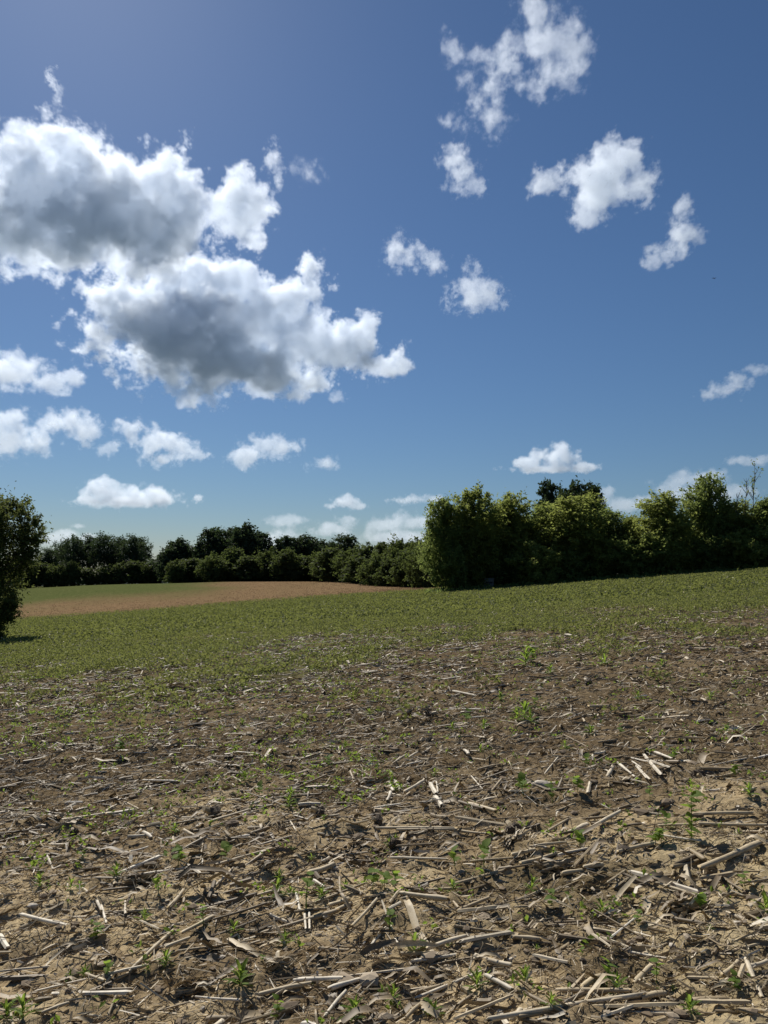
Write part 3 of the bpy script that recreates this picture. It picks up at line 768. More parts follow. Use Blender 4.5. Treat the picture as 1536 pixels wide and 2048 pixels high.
def stalk_shape(seed, sides=6, rings=5, half=False):
    """a broken length of corn stalk along x, 1 long and 1 thick: swollen joints, slight bend, torn ends"""
    rg = np.random.default_rng(seed)
    xs = np.linspace(-0.5, 0.5, rings)
    bend = rg.uniform(-0.25, 0.25, 2)
    node = rg.uniform(0.2, 0.8)
    V, faces = [], []
    if half:
        k = 4
        for i, x in enumerate(xs):
            w = 0.5 * (1 + 0.25 * math.exp(-((x + 0.5 - node) * 9) ** 2)) * rg.uniform(0.85, 1.1)
            for s, rr in ((1, w), (-1, w * 0.62)):
                for j in range(k):
                    an = math.pi * (0.02 + 0.96 * j / (k - 1))
                    tear = rg.uniform(-0.06, 0.06) if i in (0, rings - 1) else 0
                    V.append((x + tear, rr * math.cos(an) + bend[0] * (x * x * 4 - 0.3) * 0.6, rr * math.sin(an) * 0.9 - 0.25 + bend[1] * (x * x * 4 - 0.3) * 0.5))
        Q = []
        m = 2 * k
        for i in range(rings - 1):
            a, b = i * m, (i + 1) * m
            for j in range(k - 1):
                Q.append((a + j, a + j + 1, b + j + 1, b + j)); Q.append((a + k + j, b + k + j, b + k + j + 1, a + k + j + 1))
            Q.append((a, b, b + k, a + k)); Q.append((a + k - 1, a + 2 * k - 1, b + 2 * k - 1, b + k - 1))
        for a in (0, (rings - 1) * m):
            for j in range(k - 1): Q.append((a + j, a + k + j, a + k + j + 1, a + j + 1))
        return np.array(V), [np.array(Q)]
    for i, x in enumerate(xs):
        w = 0.5 * (1 + 0.30 * math.exp(-((x + 0.5 - node) * 10) ** 2)) * rg.uniform(0.9, 1.08) * (1 - 0.12 * x)
        for j in range(sides):
            an = 2 * math.pi * j / sides
            tear = rg.uniform(-0.035, 0.035) if i in (0, rings - 1) else 0
            V.append((x + tear, w * math.cos(an) + bend[0] * (x * x * 4 - 0.3), 0.86 * w * math.sin(an) + bend[1] * (x * x * 4 - 0.3)))
    Q = [(i * sides + j, i * sides + (j + 1) % sides, (i + 1) * sides + (j + 1) % sides, (i + 1) * sides + j) for i in range(rings - 1) for j in range(sides)]
    c0, c1 = len(V), len(V) + 1
    V += [(-0.47, bend[0] * 0.6, bend[1] * 0.6), (0.47, bend[0] * 0.6, bend[1] * 0.6)]
    T = [(c0, (j + 1) % sides, j) for j in range(sides)] + [(c1, (rings - 1) * sides + j, (rings - 1) * sides + (j + 1) % sides) for j in range(sides)]
    return np.array(V), [np.array(Q), np.array(T)]

def ribbon_shape(seed, seg=6):
    """a dry corn leaf: long, tapered, folded along its rib, curling and twisting"""
    rg = np.random.default_rng(seed)
    t = np.linspace(0, 1, seg + 1)
    curl = rg.uniform(-1.6, 1.6); tw = rg.uniform(-1.4, 1.4); ph = rg.uniform(0, 6)
    x = t - 0.5; z = 0.10 * np.sin(t * 5 + ph) + 0.05 * rg.normal(size=seg + 1); y = curl * 0.12 * (t - 0.5) ** 2
    w = 0.5 * (0.45 + 0.75 * np.sin(math.pi * np.clip(t * 0.85 + 0.12, 0, 1)))
    V = []
    for i in range(seg + 1):
        a = tw * (t[i] - 0.5)
        for s in (-1, 0, 1):
            yy = s * w[i] * math.cos(a); zz = s * w[i] * math.sin(a) + (0.22 * w[i] if s else -0.1 * w[i])
            V.append((x[i], yy, zz, y[i], z[i]))
    V = np.array(V)
    Q = [(i * 3 + j, i * 3 + j + 1, (i + 1) * 3 + j + 1, (i + 1) * 3 + j) for i in range(seg) for j in range(2)]
    return V, [np.array(Q)]          # (x, yw, zw, ylen, zlen): widths scale with width, curls with length
def ribbon_scaled(V, ln, w):
    return np.stack([V[:, 0] * ln, V[:, 1] * w + V[:, 3] * ln, V[:, 2] * w + V[:, 4] * ln], -1)

STALKS = [stalk_shape(i, 7, 6) for i in range(5)] + [stalk_shape(20 + i, rings=5, half=True) for i in range(4)]
STALKS_LO = [stalk_shape(40 + i, 4, 3) for i in range(4)]
RIBBONS = [ribbon_shape(60 + i) for i in range(8)]
RIBBONS_LO = [ribbon_shape(80 + i, 3) for i in range(5)]

def frames(x, y, ang, tilt, roll, lift=0.0):
    """rotation matrices (x axis along the piece) that follow the slope, and points resting on the ground"""
    e = 0.12
    gx = (land(x + e, y) - land(x - e, y)) / (2 * e); gy = (land(x, y + e) - land(x, y - e)) / (2 * e)
    dx, dy = np.cos(ang), np.sin(ang)
    # follow the relief along the piece as well
    hz = np.stack([dx, dy, gx * dx + gy * dy + np.tan(tilt)], -1); hz /= np.linalg.norm(hz, axis=1)[:, None]
    up = np.stack([-gx, -gy, np.ones_like(gx)], -1)
    sd_ = np.cross(up, hz); sd_ /= np.linalg.norm(sd_, axis=1)[:, None]
    up = np.cross(hz, sd_)
    c, s = np.cos(roll)[:, None], np.sin(roll)[:, None]
    b1 = sd_ * c + up * s; b2 = -sd_ * s + up * c
    M = np.stack([hz, b1, b2], -1)
    z = hgt(x, y) + lift
    return M, np.stack([x, y, z], -1)

def scatter(n, y0, y1, power, rg, wid=0.535, pad=0.7):
    """points in the wedge the camera sees, denser near by"""
    y = y0 + (y1 - y0) * rg.random(n) ** power
    x = (rg.random(n) * 2 - 1) * (wid * y + pad)
    return x, y
def clump(x, y):
    """litter gathers in drifts that run crosswise"""
    return np.clip(1.9 * fbm(x * 0.55 + 0.15 * y, y * 1.6, 3, 51) - 0.42, 0, 1)
def lie_angle(n, rg):
    a = 0.18 + rg.normal(size=n) * 0.42
    r = rg.random(n) < 0.36
    a[r] = rg.random(r.sum()) * math.pi
    return a + math.pi * (rg.random(n) < 0.5)

rgS = np.random.default_rng(77)
# pieces that can be found one by one in the photograph: end points and thickness in photograph pixels, tone
MARKED = [
    (110, 2007, 260, 2005, 11, .95), (40, 1848, 133, 1872, 9, .95), (0, 1880, 15, 1907, 12, .95), (258, 1962, 347, 1877, 8, .7), (337, 1840, 367, 1803, 9, .55), (192, 1815, 202, 1838, 6, .95),
    (202, 1822, 212, 1858, 5, .9), (250, 1813, 250, 1840, 5, .85), (400, 1673, 512, 1632, 7, .7), (287, 1678, 303, 1690, 7, .95), (367, 1680, 407, 1700, 6, .6), (377, 1755, 400, 1773, 7, .95), (430, 1787, 473, 1743, 5, .8),
    (260, 1715, 297, 1705, 5, .95), (83, 2048, 137, 2027, 8, .7), (83, 1915, 113, 1900, 7, .7), (170, 1973, 207, 1988, 7, .7), (280, 1867, 317, 1885, 5, .8), (363, 1890, 427, 1855, 8, .65), (330, 1923, 380, 1902, 8, .6), (200, 1998, 233, 1960, 5, .5),
    (585, 1963, 685, 1958, 10, .97), (655, 1973, 725, 1953, 11, .97), (659, 1950, 830, 1928, 8, .85), (512, 1992, 622, 1968, 9, .6), (855, 1895, 937, 1868, 9, .75), (922, 1885, 1024, 1867, 10, .75), (949, 1902, 1024, 1920, 11, .8),
    (917, 1830, 992, 1823, 13, .65), (800, 1805, 895, 1818, 11, .7), (814, 1785, 909, 1777, 7, .55), (915, 1817, 979, 1790, 8, .55), (645, 1843, 702, 1813, 10, .7), (659, 1817, 699, 1803, 10, .6), (619, 1750, 669, 1732, 12, .6), (705, 1872, 755, 1815, 6, .7),
    (779, 1725, 895, 1728, 6, .75), (755, 1663, 912, 1663, 7, .6), (592, 1797, 599, 1830, 6, .97), (609, 1837, 612, 1872, 5, .95), (618, 1833, 619, 1873, 5, .95), (649, 2032, 692, 1983, 8, .9), (909, 2048, 1024, 2003, 9, .7), (970, 1960, 1024, 1990, 10, .9),
    (999, 2020, 1015, 2048, 13, .95), (790, 1878, 802, 1895, 5, .97), (744, 1887, 760, 1867, 6, .9), (624, 1758, 649, 1773, 7, .95), (869, 1600, 884, 1620, 11, .97), (809, 2043, 839, 2013, 8, .55),
    (1256, 1738, 1401, 1782, 11, .88), (1397, 1802, 1459, 1804, 10, .97), (1317, 1753, 1441, 1767, 5, .8), (1314, 1763, 1401, 1792, 6, .6), (1401, 1743, 1521, 1690, 12, .6), (1401, 1747, 1481, 1737, 12, .55), (1369, 1722, 1377, 1757, 12, .8), (1121, 1675, 1177, 1652, 10, .8),
    (1167, 1672, 1241, 1628, 8, .75), (1084, 1672, 1139, 1640, 6, .7), (1024, 1723, 1071, 1713, 8, .7), (1071, 1708, 1134, 1700, 7, .7), (1114, 1720, 1177, 1705, 8, .8), (1041, 1737, 1114, 1717, 8, .7), (1324, 1678, 1404, 1690, 5, .95), (1236, 1712, 1307, 1695, 9, .65),
    (1204, 1860, 1307, 1897, 7, .8), (1247, 1890, 1334, 1905, 6, .95), (1184, 1868, 1231, 1900, 6, .8), (1067, 1907, 1134, 1922, 9, .75), (1024, 1867, 1081, 1870, 10, .65), (1164, 1973, 1201, 1953, 13, .7), (1269, 1958, 1301, 1923, 12, .7), (1109, 1988, 1261, 1988, 10, .7),
    (1141, 2027, 1351, 2023, 12, .72), (1394, 2017, 1497, 2020, 12, .65), (1282, 2000, 1331, 1990, 12, .6), (1201, 2048, 1264, 2028, 10, .8), (1024, 2048, 1044, 2028, 12, .8), (1491, 1920, 1524, 2000, 10, .75), (1471, 1977, 1487, 1933, 13, .6), (1501, 1933, 1536, 1920, 10, .8),
    (1447, 1950, 1477, 1922, 10, .6), (1374, 1953, 1434, 1953, 8, .65), (1387, 1633, 1507, 1630, 8, .7), (1314, 1650, 1441, 1648, 6, .6), (1397, 1650, 1536, 1653, 7, .65), (1177, 1843, 1234, 1850, 8, .7), (1124, 1753, 1171, 1747, 9, .7), (1167, 1747, 1207, 1742, 10, .7),
    (1235, 1533, 1270, 1563, 6, .97), (1262, 1521, 1296, 1529, 5, .97), (1287, 1515, 1322, 1557, 7, .97), (1296, 1528, 1339, 1544, 6, .97), (1309, 1516, 1344, 1530, 6, .97), (1264, 1527, 1283, 1541, 4, .95), (1272, 1537, 1300, 1565, 5, .97), (1277, 1547, 1294, 1567, 4, .95),
    (1233, 1535, 1209, 1581, 8, .8), (1230, 1560, 1296, 1575, 4, .85), (1175, 1596, 1180, 1573, 8, .75), (784, 1560, 807, 1595, 7, .97), (809, 1597, 848, 1574, 6, .8), (852, 1561, 882, 1617, 9, .97), (872, 1562, 877, 1597, 4, .97), (778, 1572, 786, 1591, 6, .9), (775, 1615, 782, 1597, 6, .95),
    (700, 1590, 727, 1592, 5, .97), (815, 1537, 845, 1530, 4, .97), (792, 1543, 815, 1537, 4, .9), (786, 1537, 813, 1519, 4, .75), (817, 1522, 835, 1511, 4, .8), (942, 1557, 973, 1594, 3, .97), (930, 1511, 938, 1519, 7, .95), (794, 1665, 913, 1664, 5, .65), (907, 1660, 981, 1669, 5, .7),
    (420, 1655, 500, 1630, 6, .7), (285, 1560, 355, 1562, 4, .9), (320, 1390, 345, 1395, 4, .9), (345, 1360, 385, 1362, 3, .9), (900, 1385, 950, 1395, 4, .97), (1130, 1270, 1155, 1275, 4, .97),
]
straw = {}      # name -> list of records
def stalk_mesh(shape, tone):
    V, fc = STALKS[shape]
    return build_mesh('corn_stalk', V, fc, [M_STRAW], {'tone': np.full(len(V), tone)}, smooth=shape < 5)
PROTO = {}
def proto(shape, tone):
    t = round(min(0.97, max(0.1, tone)) * 8) / 8
    if (shape, t) not in PROTO: PROTO[(shape, t)] = stalk_mesh(shape, t)
    return PROTO[(shape, t)]

stalks = []     # (matrix 3x3, origin, length, width, tone, shape)
for (u0, v0, u1, v1, wpx, tn) in MARKED:
    a = np.array(ground_at(u0, v0)); b = np.array(ground_at(u1, v1))
    d = b - a; ln = float(np.linalg.norm(d[:2]))
    mid = (a + b) / 2
    w = max(0.006, wpx * mid[1] / F * 0.95)
    if ln > 0.85:      # a line of sight nearly along the ground: keep a plausible stalk, at the same place
        ln = 0.85
    if abs(v1 - v0) > 1.2 * abs(u1 - u0) and ln > 0.3: ln = 0.3
    z = float(max(hgt(mid[0], mid[1]), (a[2] + b[2]) / 2)) + 0.42 * w + 0.006
    M, T = frames(np.array([mid[0]]), np.array([mid[1]]), np.array([math.atan2(d[1], d[0])]), np.array([0.0]), rgS.uniform(-0.3, 0.3, 1))
    shp = int(rgS.choice([0, 1, 2, 3, 4, 5, 6, 7, 8]))
    stalks.append((M[0], np.array([mid[0], mid[1], z]), ln, w, tn * 0.95, shp, True))

n = 6800
x, y = scatter(n, 2.4, 15, 0.85, rgS)
keep = rgS.random(n) < 0.22 + 1.1 * clump(x, y)
x, y = x[keep], y[keep]; n = len(x)
M, T = frames(x, y, lie_angle(n, rgS), rgS.normal(size=n) * 0.10, rgS.uniform(-0.5, 0.5, n))
ln = np.clip(rgS.lognormal(-1.95, 0.55, n), 0.05, 0.6); w = np.clip(rgS.lognormal(-4.25, 0.38, n), 0.006, 0.03)
T[:, 2] += w * rgS.uniform(-0.25, 0.45, n) + 0.004
tn = np.clip(rgS.beta(1.35, 2.3, n) * 1.05, 0.05, 0.97)
for i in range(n): stalks.append((M[i], T[i], ln[i], w[i], tn[i], int(rgS.integers(0, 9)), False))
def stalk_rank(s):
    uu, vv = to_pix(*s[1]); inside = -20 < uu < 1556 and vv < 2060
    return (2e3 if s[6] else 0) + (s[2] * s[3] ** 0.5 * (F / s[1][1]) ** 1.5 if inside else -1)
stalks.sort(key=stalk_rank, reverse=True)

# wording that singles out one piece among its like
def where(u, v):
    band = 'along bottom edge' if v > 1940 else 'in nearest stubble' if v > 1800 else 'in near stubble' if v > 1660 else 'in middle stubble' if v > 1500 else 'in upper stubble' if v > 1340 else 'at stubble edge'
    col = 'far left' if u < 240 else 'left of centre' if u < 600 else 'centre' if u < 920 else 'right of centre' if u < 1280 else 'far right'
    return band + ' ' + col
NTH = ['leftmost', 'second from left', 'third from left', 'fourth from left', 'fifth from left', 'sixth from left', 'seventh from left', 'eighth from left', 'ninth from left', 'tenth from left']
def name_apart(items):
    """items: (object, phrase, u). Those with one phrase are told apart by their order from the left."""
    by = {}
    for it in items: by.setdefault(it[1], []).append(it)
    for ph, its in by.items():
        its.sort(key=lambda t: t[2])
        for k, it in enumerate(its):
            if len(its) == 1: it[0]['label'] = ph
            elif k < len(NTH): it[0]['label'] = NTH[k] + ' ' + ph
            else: it[0]['label'] = NTH[k % 10].replace(' from left', ' from right') + ' ' + ph

named = []
for s in stalks[:300]:
    Mx, t, l_, w_, tone, shp, mk = s
    o = obj('corn_stalk', proto(shp, tone))
    mw = Matrix([[Mx[0][0] * l_, Mx[0][1] * w_, Mx[0][2] * w_, t[0]], [Mx[1][0] * l_, Mx[1][1] * w_, Mx[1][2] * w_, t[1]], [Mx[2][0] * l_, Mx[2][1] * w_, Mx[2][2] * w_, t[2]], [0, 0, 0, 1]])
    o.matrix_world = mw
    u, v = to_pix(*t)
    tag(o, None, 'corn stalk', 'broken corn stalks strewn over the near field')
    size = 'long' if l_ > 0.32 else 'short' if l_ < 0.16 else ''
    colr = 'bone white' if tone > 0.85 else 'pale tan' if tone > 0.6 else 'tan' if tone > 0.4 else 'weathered brown'
    lie = 'crosswise' if abs(Mx[0][0]) > 0.9 else 'lengthwise' if abs(Mx[0][0]) < 0.45 else 'slanting'
    named.append((o, ' '.join(f'{size} {colr} {"round" if shp < 5 else "split"} {lie} stalk {where(u, v)}'.split()), u))
name_apart(named)

residue = Bag()
rest = stalks[300:]
for shp in range(9):
    ss = [s for s in rest if s[5] == shp and s[1][1] < 7.5]
    if ss:
        Ms = np.array([s[0] * np.array([s[2], s[3], s[3]])[None, :] for s in ss])
        residue.add_many(STALKS[shp][0], STALKS[shp][1], Ms, np.array([s[1] for s in ss]), np.array([s[4] for s in ss]))
for shp in range(4):
    ss = [s for s in rest if s[5] % 4 == shp and s[1][1] >= 7.5]
    Ms = np.array([s[0] * np.array([s[2], s[3], s[3]])[None, :] for s in ss])
    residue.add_many(STALKS_LO[shp][0], STALKS_LO[shp][1], Ms, np.array([s[1] for s in ss]), np.array([s[4] for s in ss]))
# farther stalks
n = 22000
x, y = scatter(n, 13, 40, 0.8, rgS)
keep = rgS.random(n) < (0.2 + 1.0 * clump(x, y)) * (1 - 0.80 * cover_amount(x, y))
x, y = x[keep], y[keep]; n = len(x)
M, T = frames(x, y, lie_angle(n, rgS), rgS.normal(size=n) * 0.12, rgS.uniform(-0.5, 0.5, n))
ln = np.clip(rgS.lognormal(-1.75, 0.5, n), 0.06, 0.7); w = np.clip(rgS.lognormal(-4.05, 0.35, n), 0.009, 0.035)
T[:, 2] += 0.45 * w + 0.008
tn = np.clip(rgS.beta(1.5, 2.2, n) * 1.05, 0.05, 0.97)
sh = rgS.integers(0, 4, n)
for k in range(4):
    q = sh == k
    residue.add_many(STALKS_LO[k][0], STALKS_LO[k][1], M[q] * np.stack([ln[q], w[q], w[q]], -1)[:, None, :], T[q], tn[q])
tag(obj('corn_stalk_litter', residue.mesh('corn_stalk_litter', M_STRAW)), 'smaller broken corn stalks scattered over the whole stubble', kind='stuff')

# dry leaves
rgR = np.random.default_rng(78)
leaf_recs = []
n = 4200
x, y = scatter(n, 2.4, 14, 1.05, rgR)
keep = rgR.random(n) < 0.2 + 1.1 * clump(x, y)
x, y = x[keep], y[keep]; n = len(x)
M, T = frames(x, y, lie_angle(n, rgR), rgR.normal(size=n) * 0.08, rgR.normal(size=n) * 0.5)
ln = np.clip(rgR.lognormal(-1.9, 0.5, n), 0.05, 0.5); w = np.clip(rgR.lognormal(-4.3, 0.5, n), 0.005, 0.05)
T[:, 2] += 0.006 + 0.12 * w
tn = np.clip(rgR.beta(1.4, 2.6, n), 0.03, 0.95)
uu, vv = to_pix(T[:, 0], T[:, 1], T[:, 2])
inside = (uu > -20) & (uu < 1556) & (vv < 2060)
order = np.argsort(-np.where(inside, ln * w ** 0.5 * (F / T[:, 1]) ** 1.5, -1))
named = []
RP = {}
leafbag = Bag()
for k, i in enumerate(order):
    r = int(rgR.integers(0, 8))
    V, fc = RIBBONS[r]
    if k < 160:
        key = (r, int(tn[i] * 4), int(min(3, w[i] / ln[i] / 0.08)))
        if key not in RP: RP[key] = build_mesh('dry_corn_leaf', ribbon_scaled(V, 1.0, [0.06, 0.12, 0.2, 0.28][key[2]]), fc, [M_STRAW], {'tone': np.full(len(V), (key[1] + 0.5) / 4)}, True)
        o = obj('dry_corn_leaf', RP[key])
        mm = Matrix([[*(M[i][a] * ln[i]), T[i][a]] for a in range(3)] + [[0, 0, 0, 1]]); o.matrix_world = mm
        tag(o, None, 'corn leaf', 'dry corn leaves lying in the near stubble')
        tone = 'pale' if tn[i] > 0.6 else 'tan' if tn[i] > 0.35 else 'dark brown'
        named.append((o, f'{"wide" if w[i] > 0.022 else "narrow"} {tone} curled dry corn leaf {where(uu[i], vv[i])}', uu[i]))
    else:
        leafbag.add(ribbon_scaled(V, ln[i], w[i]) @ M[i].T + T[i], fc, tn[i])
name_apart(named)
n = 11000
x, y = scatter(n, 12, 34, 0.85, rgR)
keep = rgR.random(n) < (0.15 + clump(x, y)) * (1 - 0.75 * cover_amount(x, y))
x, y = x[keep], y[keep]; n = len(x)
M, T = frames(x, y, lie_angle(n, rgR), rgR.normal(size=n) * 0.1, rgR.normal(size=n) * 0.5)
ln = np.clip(rgR.lognormal(-1.7, 0.5, n), 0.06, 0.5); w = np.clip(rgR.lognormal(-3.9, 0.4, n), 0.01, 0.05)
T[:, 2] += 0.012
tn = np.clip(rgR.beta(1.5, 2.3, n), 0.03, 0.97)
for i in range(n):
    V, fc = RIBBONS_LO[i % 5]
    leafbag.add(ribbon_scaled(V, ln[i], w[i]) @ M[i].T + T[i], fc, tn[i])
tag(obj('dry_leaf_litter', leafbag.mesh('dry_leaf_litter', M_STRAW, True)), 'smaller dry corn leaves scattered over the stubble', kind='stuff')

# chaff: fibres, slivers and crumbs
rgC = np.random.default_rng(79)
chaff = Bag()
def slivers(n, y0, y1, pw, l0, w0, bare=0.25, plain=False):
    x, y = scatter(n, y0, y1, pw, rgC)
    keep = rgC.random(n) < bare + 1.0 * clump(x + 0.7, y + 0.3) 
    x, y = x[keep], y[keep]; n = len(x)
    M, T = frames(x, y, np.where(rgC.random(n) < 0.45, lie_angle(n, rgC), rgC.random(n) * 6.28), rgC.normal(size=n) * 0.34, rgC.random(n) * 3.1)
    ln = np.clip(rgC.lognormal(math.log(l0), 0.55, n), 0.01, 0.25); w = np.clip(rgC.lognormal(math.log(w0), 0.45, n), 0.001, 0.02)
    T[:, 2] += 0.004 + 0.3 * ln * np.abs(rgC.normal(size=n)) * 0.12
    b = rgC.uniform(-0.2, 0.2)
    V = np.array([(-.5, -.5, 0), (-.5, .5, .2), (0, .55, 0.5), (0, -.45, 0.1), (.5, .4, .1), (.5, -.3, -.2)], float)
    if plain: V = V[[0, 1, 4, 5]]
    chaff.add_many(V, [np.array([(0, 3, 2, 1)])] if plain else [np.array([(0, 3, 2, 1), (3, 5, 4, 2)])], M * np.stack([ln, w, w], -1)[:, None, :], T, np.clip(rgC.beta(1.5, 2.2, n), 0.03, 0.97))
slivers(100000, 2.3, 10, 1.0, 0.035, 0.0030, 0.4, True)
slivers(22000, 2.3, 10, 1.0, 0.07, 0.0045, 0.4)
slivers(70000, 8, 28, 0.8, 0.085, 0.0085, 0.4, True)
tag(obj('chaff', chaff.mesh('chaff', M_STRAW)), 'fine fibres and slivers of corn residue on the soil', kind='stuff')

# soil clods and pebbles too many to count
rgK = np.random.default_rng(80)
def lump(seed, sub=1):
    import bmesh
    bm = bmesh.new(); bmesh.ops.create_icosphere(bm, subdivisions=sub, radius=1)
    rg = np.random.default_rng(seed)
    V = np.array([v.co[:] for v in bm.verts]); Fc = np.array([[v.index for v in f.verts] for f in bm.faces]); bm.free()
    V *= (1 + rg.normal(size=(len(V), 1)) * 0.17); V[:, 2] *= 0.7
    return V, [Fc]
LUMPS = [lump(i, 1) for i in range(4)]
clodbag = Bag()
n = 8000
x, y = scatter(n, 2.3, 16, 1.0, rgK)
s = np.clip(rgK.lognormal(-4.75, 0.6, n), 0.003, 0.045)
Ms = np.stack([np.eye(3)] * n) * np.stack([s * rgK.uniform(.8, 1.5, n), s, s * rgK.uniform(.6, 1.0, n)], -1)[:, None, :]
an = rgK.random(n) * 6.28; Rz = np.zeros((n, 3, 3)); Rz[:, 0, 0] = np.cos(an); Rz[:, 0, 1] = -np.sin(an); Rz[:, 1, 0] = np.sin(an); Rz[:, 1, 1] = np.cos(an); Rz[:, 2, 2] = 1
Ms = Rz @ Ms
T = np.stack([x, y, hgt(x, y) + s * 0.15], -1)
tn = np.clip(0.50 + rgK.normal(size=n) * 0.17, 0.05, 0.85)
for k in range(4): clodbag.add_many(LUMPS[k][0], LUMPS[k][1], Ms[k::4], T[k::4], tn[k::4])
mc, N, L, P = node_mat('clod_earth')
at = N.new('ShaderNodeAttribute'); at.attribute_name = 'tone'
rp = ramp(N, [(0.0, (0.055, 0.040, 0.028)), (0.5, (0.20, 0.148, 0.092)), (0.8, (0.38, 0.31, 0.22))]); L.new(at.outputs['Fac'], rp.inputs[0]); L.new(rp.outputs[0], P.inputs['Base Color']); P.inputs['Roughness'].default_value = 0.95
nb = noise(N, L, None, 30, 5, 0.7); bp = N.new('ShaderNodeBump'); bp.inputs['Strength'].default_value = 0.7; bp.inputs['Distance'].default_value = 0.01; L.new(nb.outputs[0], bp.inputs['Height']); L.new(bp.outputs[0], P.inputs['Normal'])
tag(obj('soil_clods', clodbag.mesh('soil_clods', mc)), 'crumbled clods of sandy soil between the stalks', kind='stuff')

# husk bundles, root crowns and stones
def husk_bundle(u, v, wpx, tone, label, seed):
    rg = np.random.default_rng(seed)
    x, y, z = ground_at(u, v)
    s = wpx * y / F
    b = Bag()
    a0 = 0.2 + rg.normal() * 0.4
    for q in range(34):
        V, fc = RIBBONS[int(rg.integers(0, 8))]
        ln = s * rg.uniform(0.45, 1.0); w = s * rg.uniform(0.02, 0.075)
        a = a0 + rg.normal() * 0.26; t = rg.uniform(-0.08, 0.22)
        Mx, _ = frames(np.array([x]), np.array([y]), np.array([a]), np.array([t]), rg.normal(size=1) * 0.9)
        b.add(ribbon_scaled(V, ln, w) @ Mx[0].T + np.array([ln * 0.25 * math.cos(a), rg.normal() * s * 0.09, 0.012 + 0.07 * s * rg.random() + ln * 0.2 * t]), fc, np.clip(tone + rg.normal() * 0.2, 0.02, 0.95))
    o = obj('corn_husk', b.mesh('corn_husk', M_STRAW, True), None, (x, y, z))
    tag(o, label, 'corn husk', 'matted corn husks')
for i, (u, v, w, t, lab) in enumerate([
        (265, 1785, 80, .28, 'grey shredded husk bundle beside the bright horseweed at left'), (470, 1800, 60, .35, 'fibrous grey husk fanned out left of centre'), (370, 1985, 90, .40, 'dark hollow husk bundle near the bottom left'),
        (145, 1905, 95, .3, 'flattened dark husk below the white stalk at left'), (530, 1745, 60, .35, 'pale matted husk left of the thick short stalk'), (545, 1945, 70, .55, 'curled pale husk near the long white stalks'),
        (1015, 1690, 80, .5, 'pale husk beside the dark root crown'), (1350, 1815, 120, .38, 'big matted husk below the long white stalk at right'), (1200, 1820, 60, .6, 'pale husk wrapped around a bent stalk right of centre'),
        (250, 1655, 34, .8, 'small grey torn husk standing up at left'), (735, 1575, 70, .4, 'brown matted husk left of the bright broken stalks'), (1440, 1975, 90, .5, 'splayed husk at the lower right'), (1090, 1740, 90, .4, 'low husk mat right of centre'),
        (200, 1580, 40, .5, 'small husk tuft in the middle stubble at left'), (870, 1925, 70, .4, 'frayed husk curls above the silver weed')]):
    husk_bundle(u, v, w, t, lab, 400 + i)
def root_crown(u, v, wpx, label, seed):
    """the torn-out foot of a corn plant: dark earthy knob with stub and brace roots"""
    rg = np.random.default_rng(seed)
    x, y, z = ground_at(u, v); s = 0.8 * wpx * y / F
    e = obj('root_crown', None, None, (x, y, z + 0.12 * s)); e.rotation_euler = (rg.choice([-1, 1]) * rg.uniform(0.9, 1.5), rg.uniform(-.4, .4), rg.uniform(0, 6))
    V, fc = lump(seed, 2)
    b = Bag(); b.add(V * np.array([.42, .36, .40]) * s + np.array([0, 0, .16 * s]), fc, 0.12); obj('root_ball', b.mesh('root_ball', mc), e)
    st = Bag(); st.add(*tube([(0, 0, .25 * s), (.06 * s, 0, .5 * s), (.16 * s, .05 * s, .72 * s)], [.16 * s, .15 * s, .13 * s], 7), 0.5); obj('stub', st.mesh('stub', M_STRAW), e)
    rb = Bag()
    for q in range(12):
        a = q / 12 * 6.28 + rg.normal() * .2; c, d = math.cos(a), math.sin(a)
        rb.add(*tube([(c * .13 * s, d * .13 * s, .34 * s), (c * .38 * s, d * .38 * s, .22 * s), (c * .62 * s, d * .62 * s, rg.uniform(-.06, .12) * s)], [.028 * s, .022 * s, .008 * s], 4), 0.3)
    obj('root', rb.mesh('root', M_STRAW), e)
    tag(e, label, 'root crown', 'torn out corn root crowns')
for i, (u, v, w, lab) in enumerate([(1030, 1670, 50, 'dark corn root crown in the centre of the near stubble'), (435, 1640, 50, 'dark root crown left of centre with a pale stub'), (790, 1690, 40, 'root crown under the bright green horseweed'), (760, 1650, 34, 'small root crown behind the bright horseweed'),
        (150, 1672, 30, 'small dark root crown at left'), (1395, 1548, 36, 'dark root crown right of the white stalk pile'), (855, 1440, 34, 'dark root crown in the upper stubble'), (860, 1490, 26, 'low root crown in the middle stubble'), (1180, 1370, 28, 'root crown at the far stubble right of centre'), (645, 1640, 40, 'root crown in the middle stubble left of centre')]):
    root_crown(u, v, w, lab, 450 + i)
ms, N, L, P = node_mat('field_stone')
nb = noise(N, L, None, 3, 5, 0.6); rp = ramp(N, [(0.3, (0.28, 0.24, 0.19)), (0.7, (0.50, 0.44, 0.35))]); L.new(nb.outputs[0], rp.inputs[0]); L.new(rp.outputs[0], P.inputs['Base Color']); P.inputs['Roughness'].default_value = 0.85
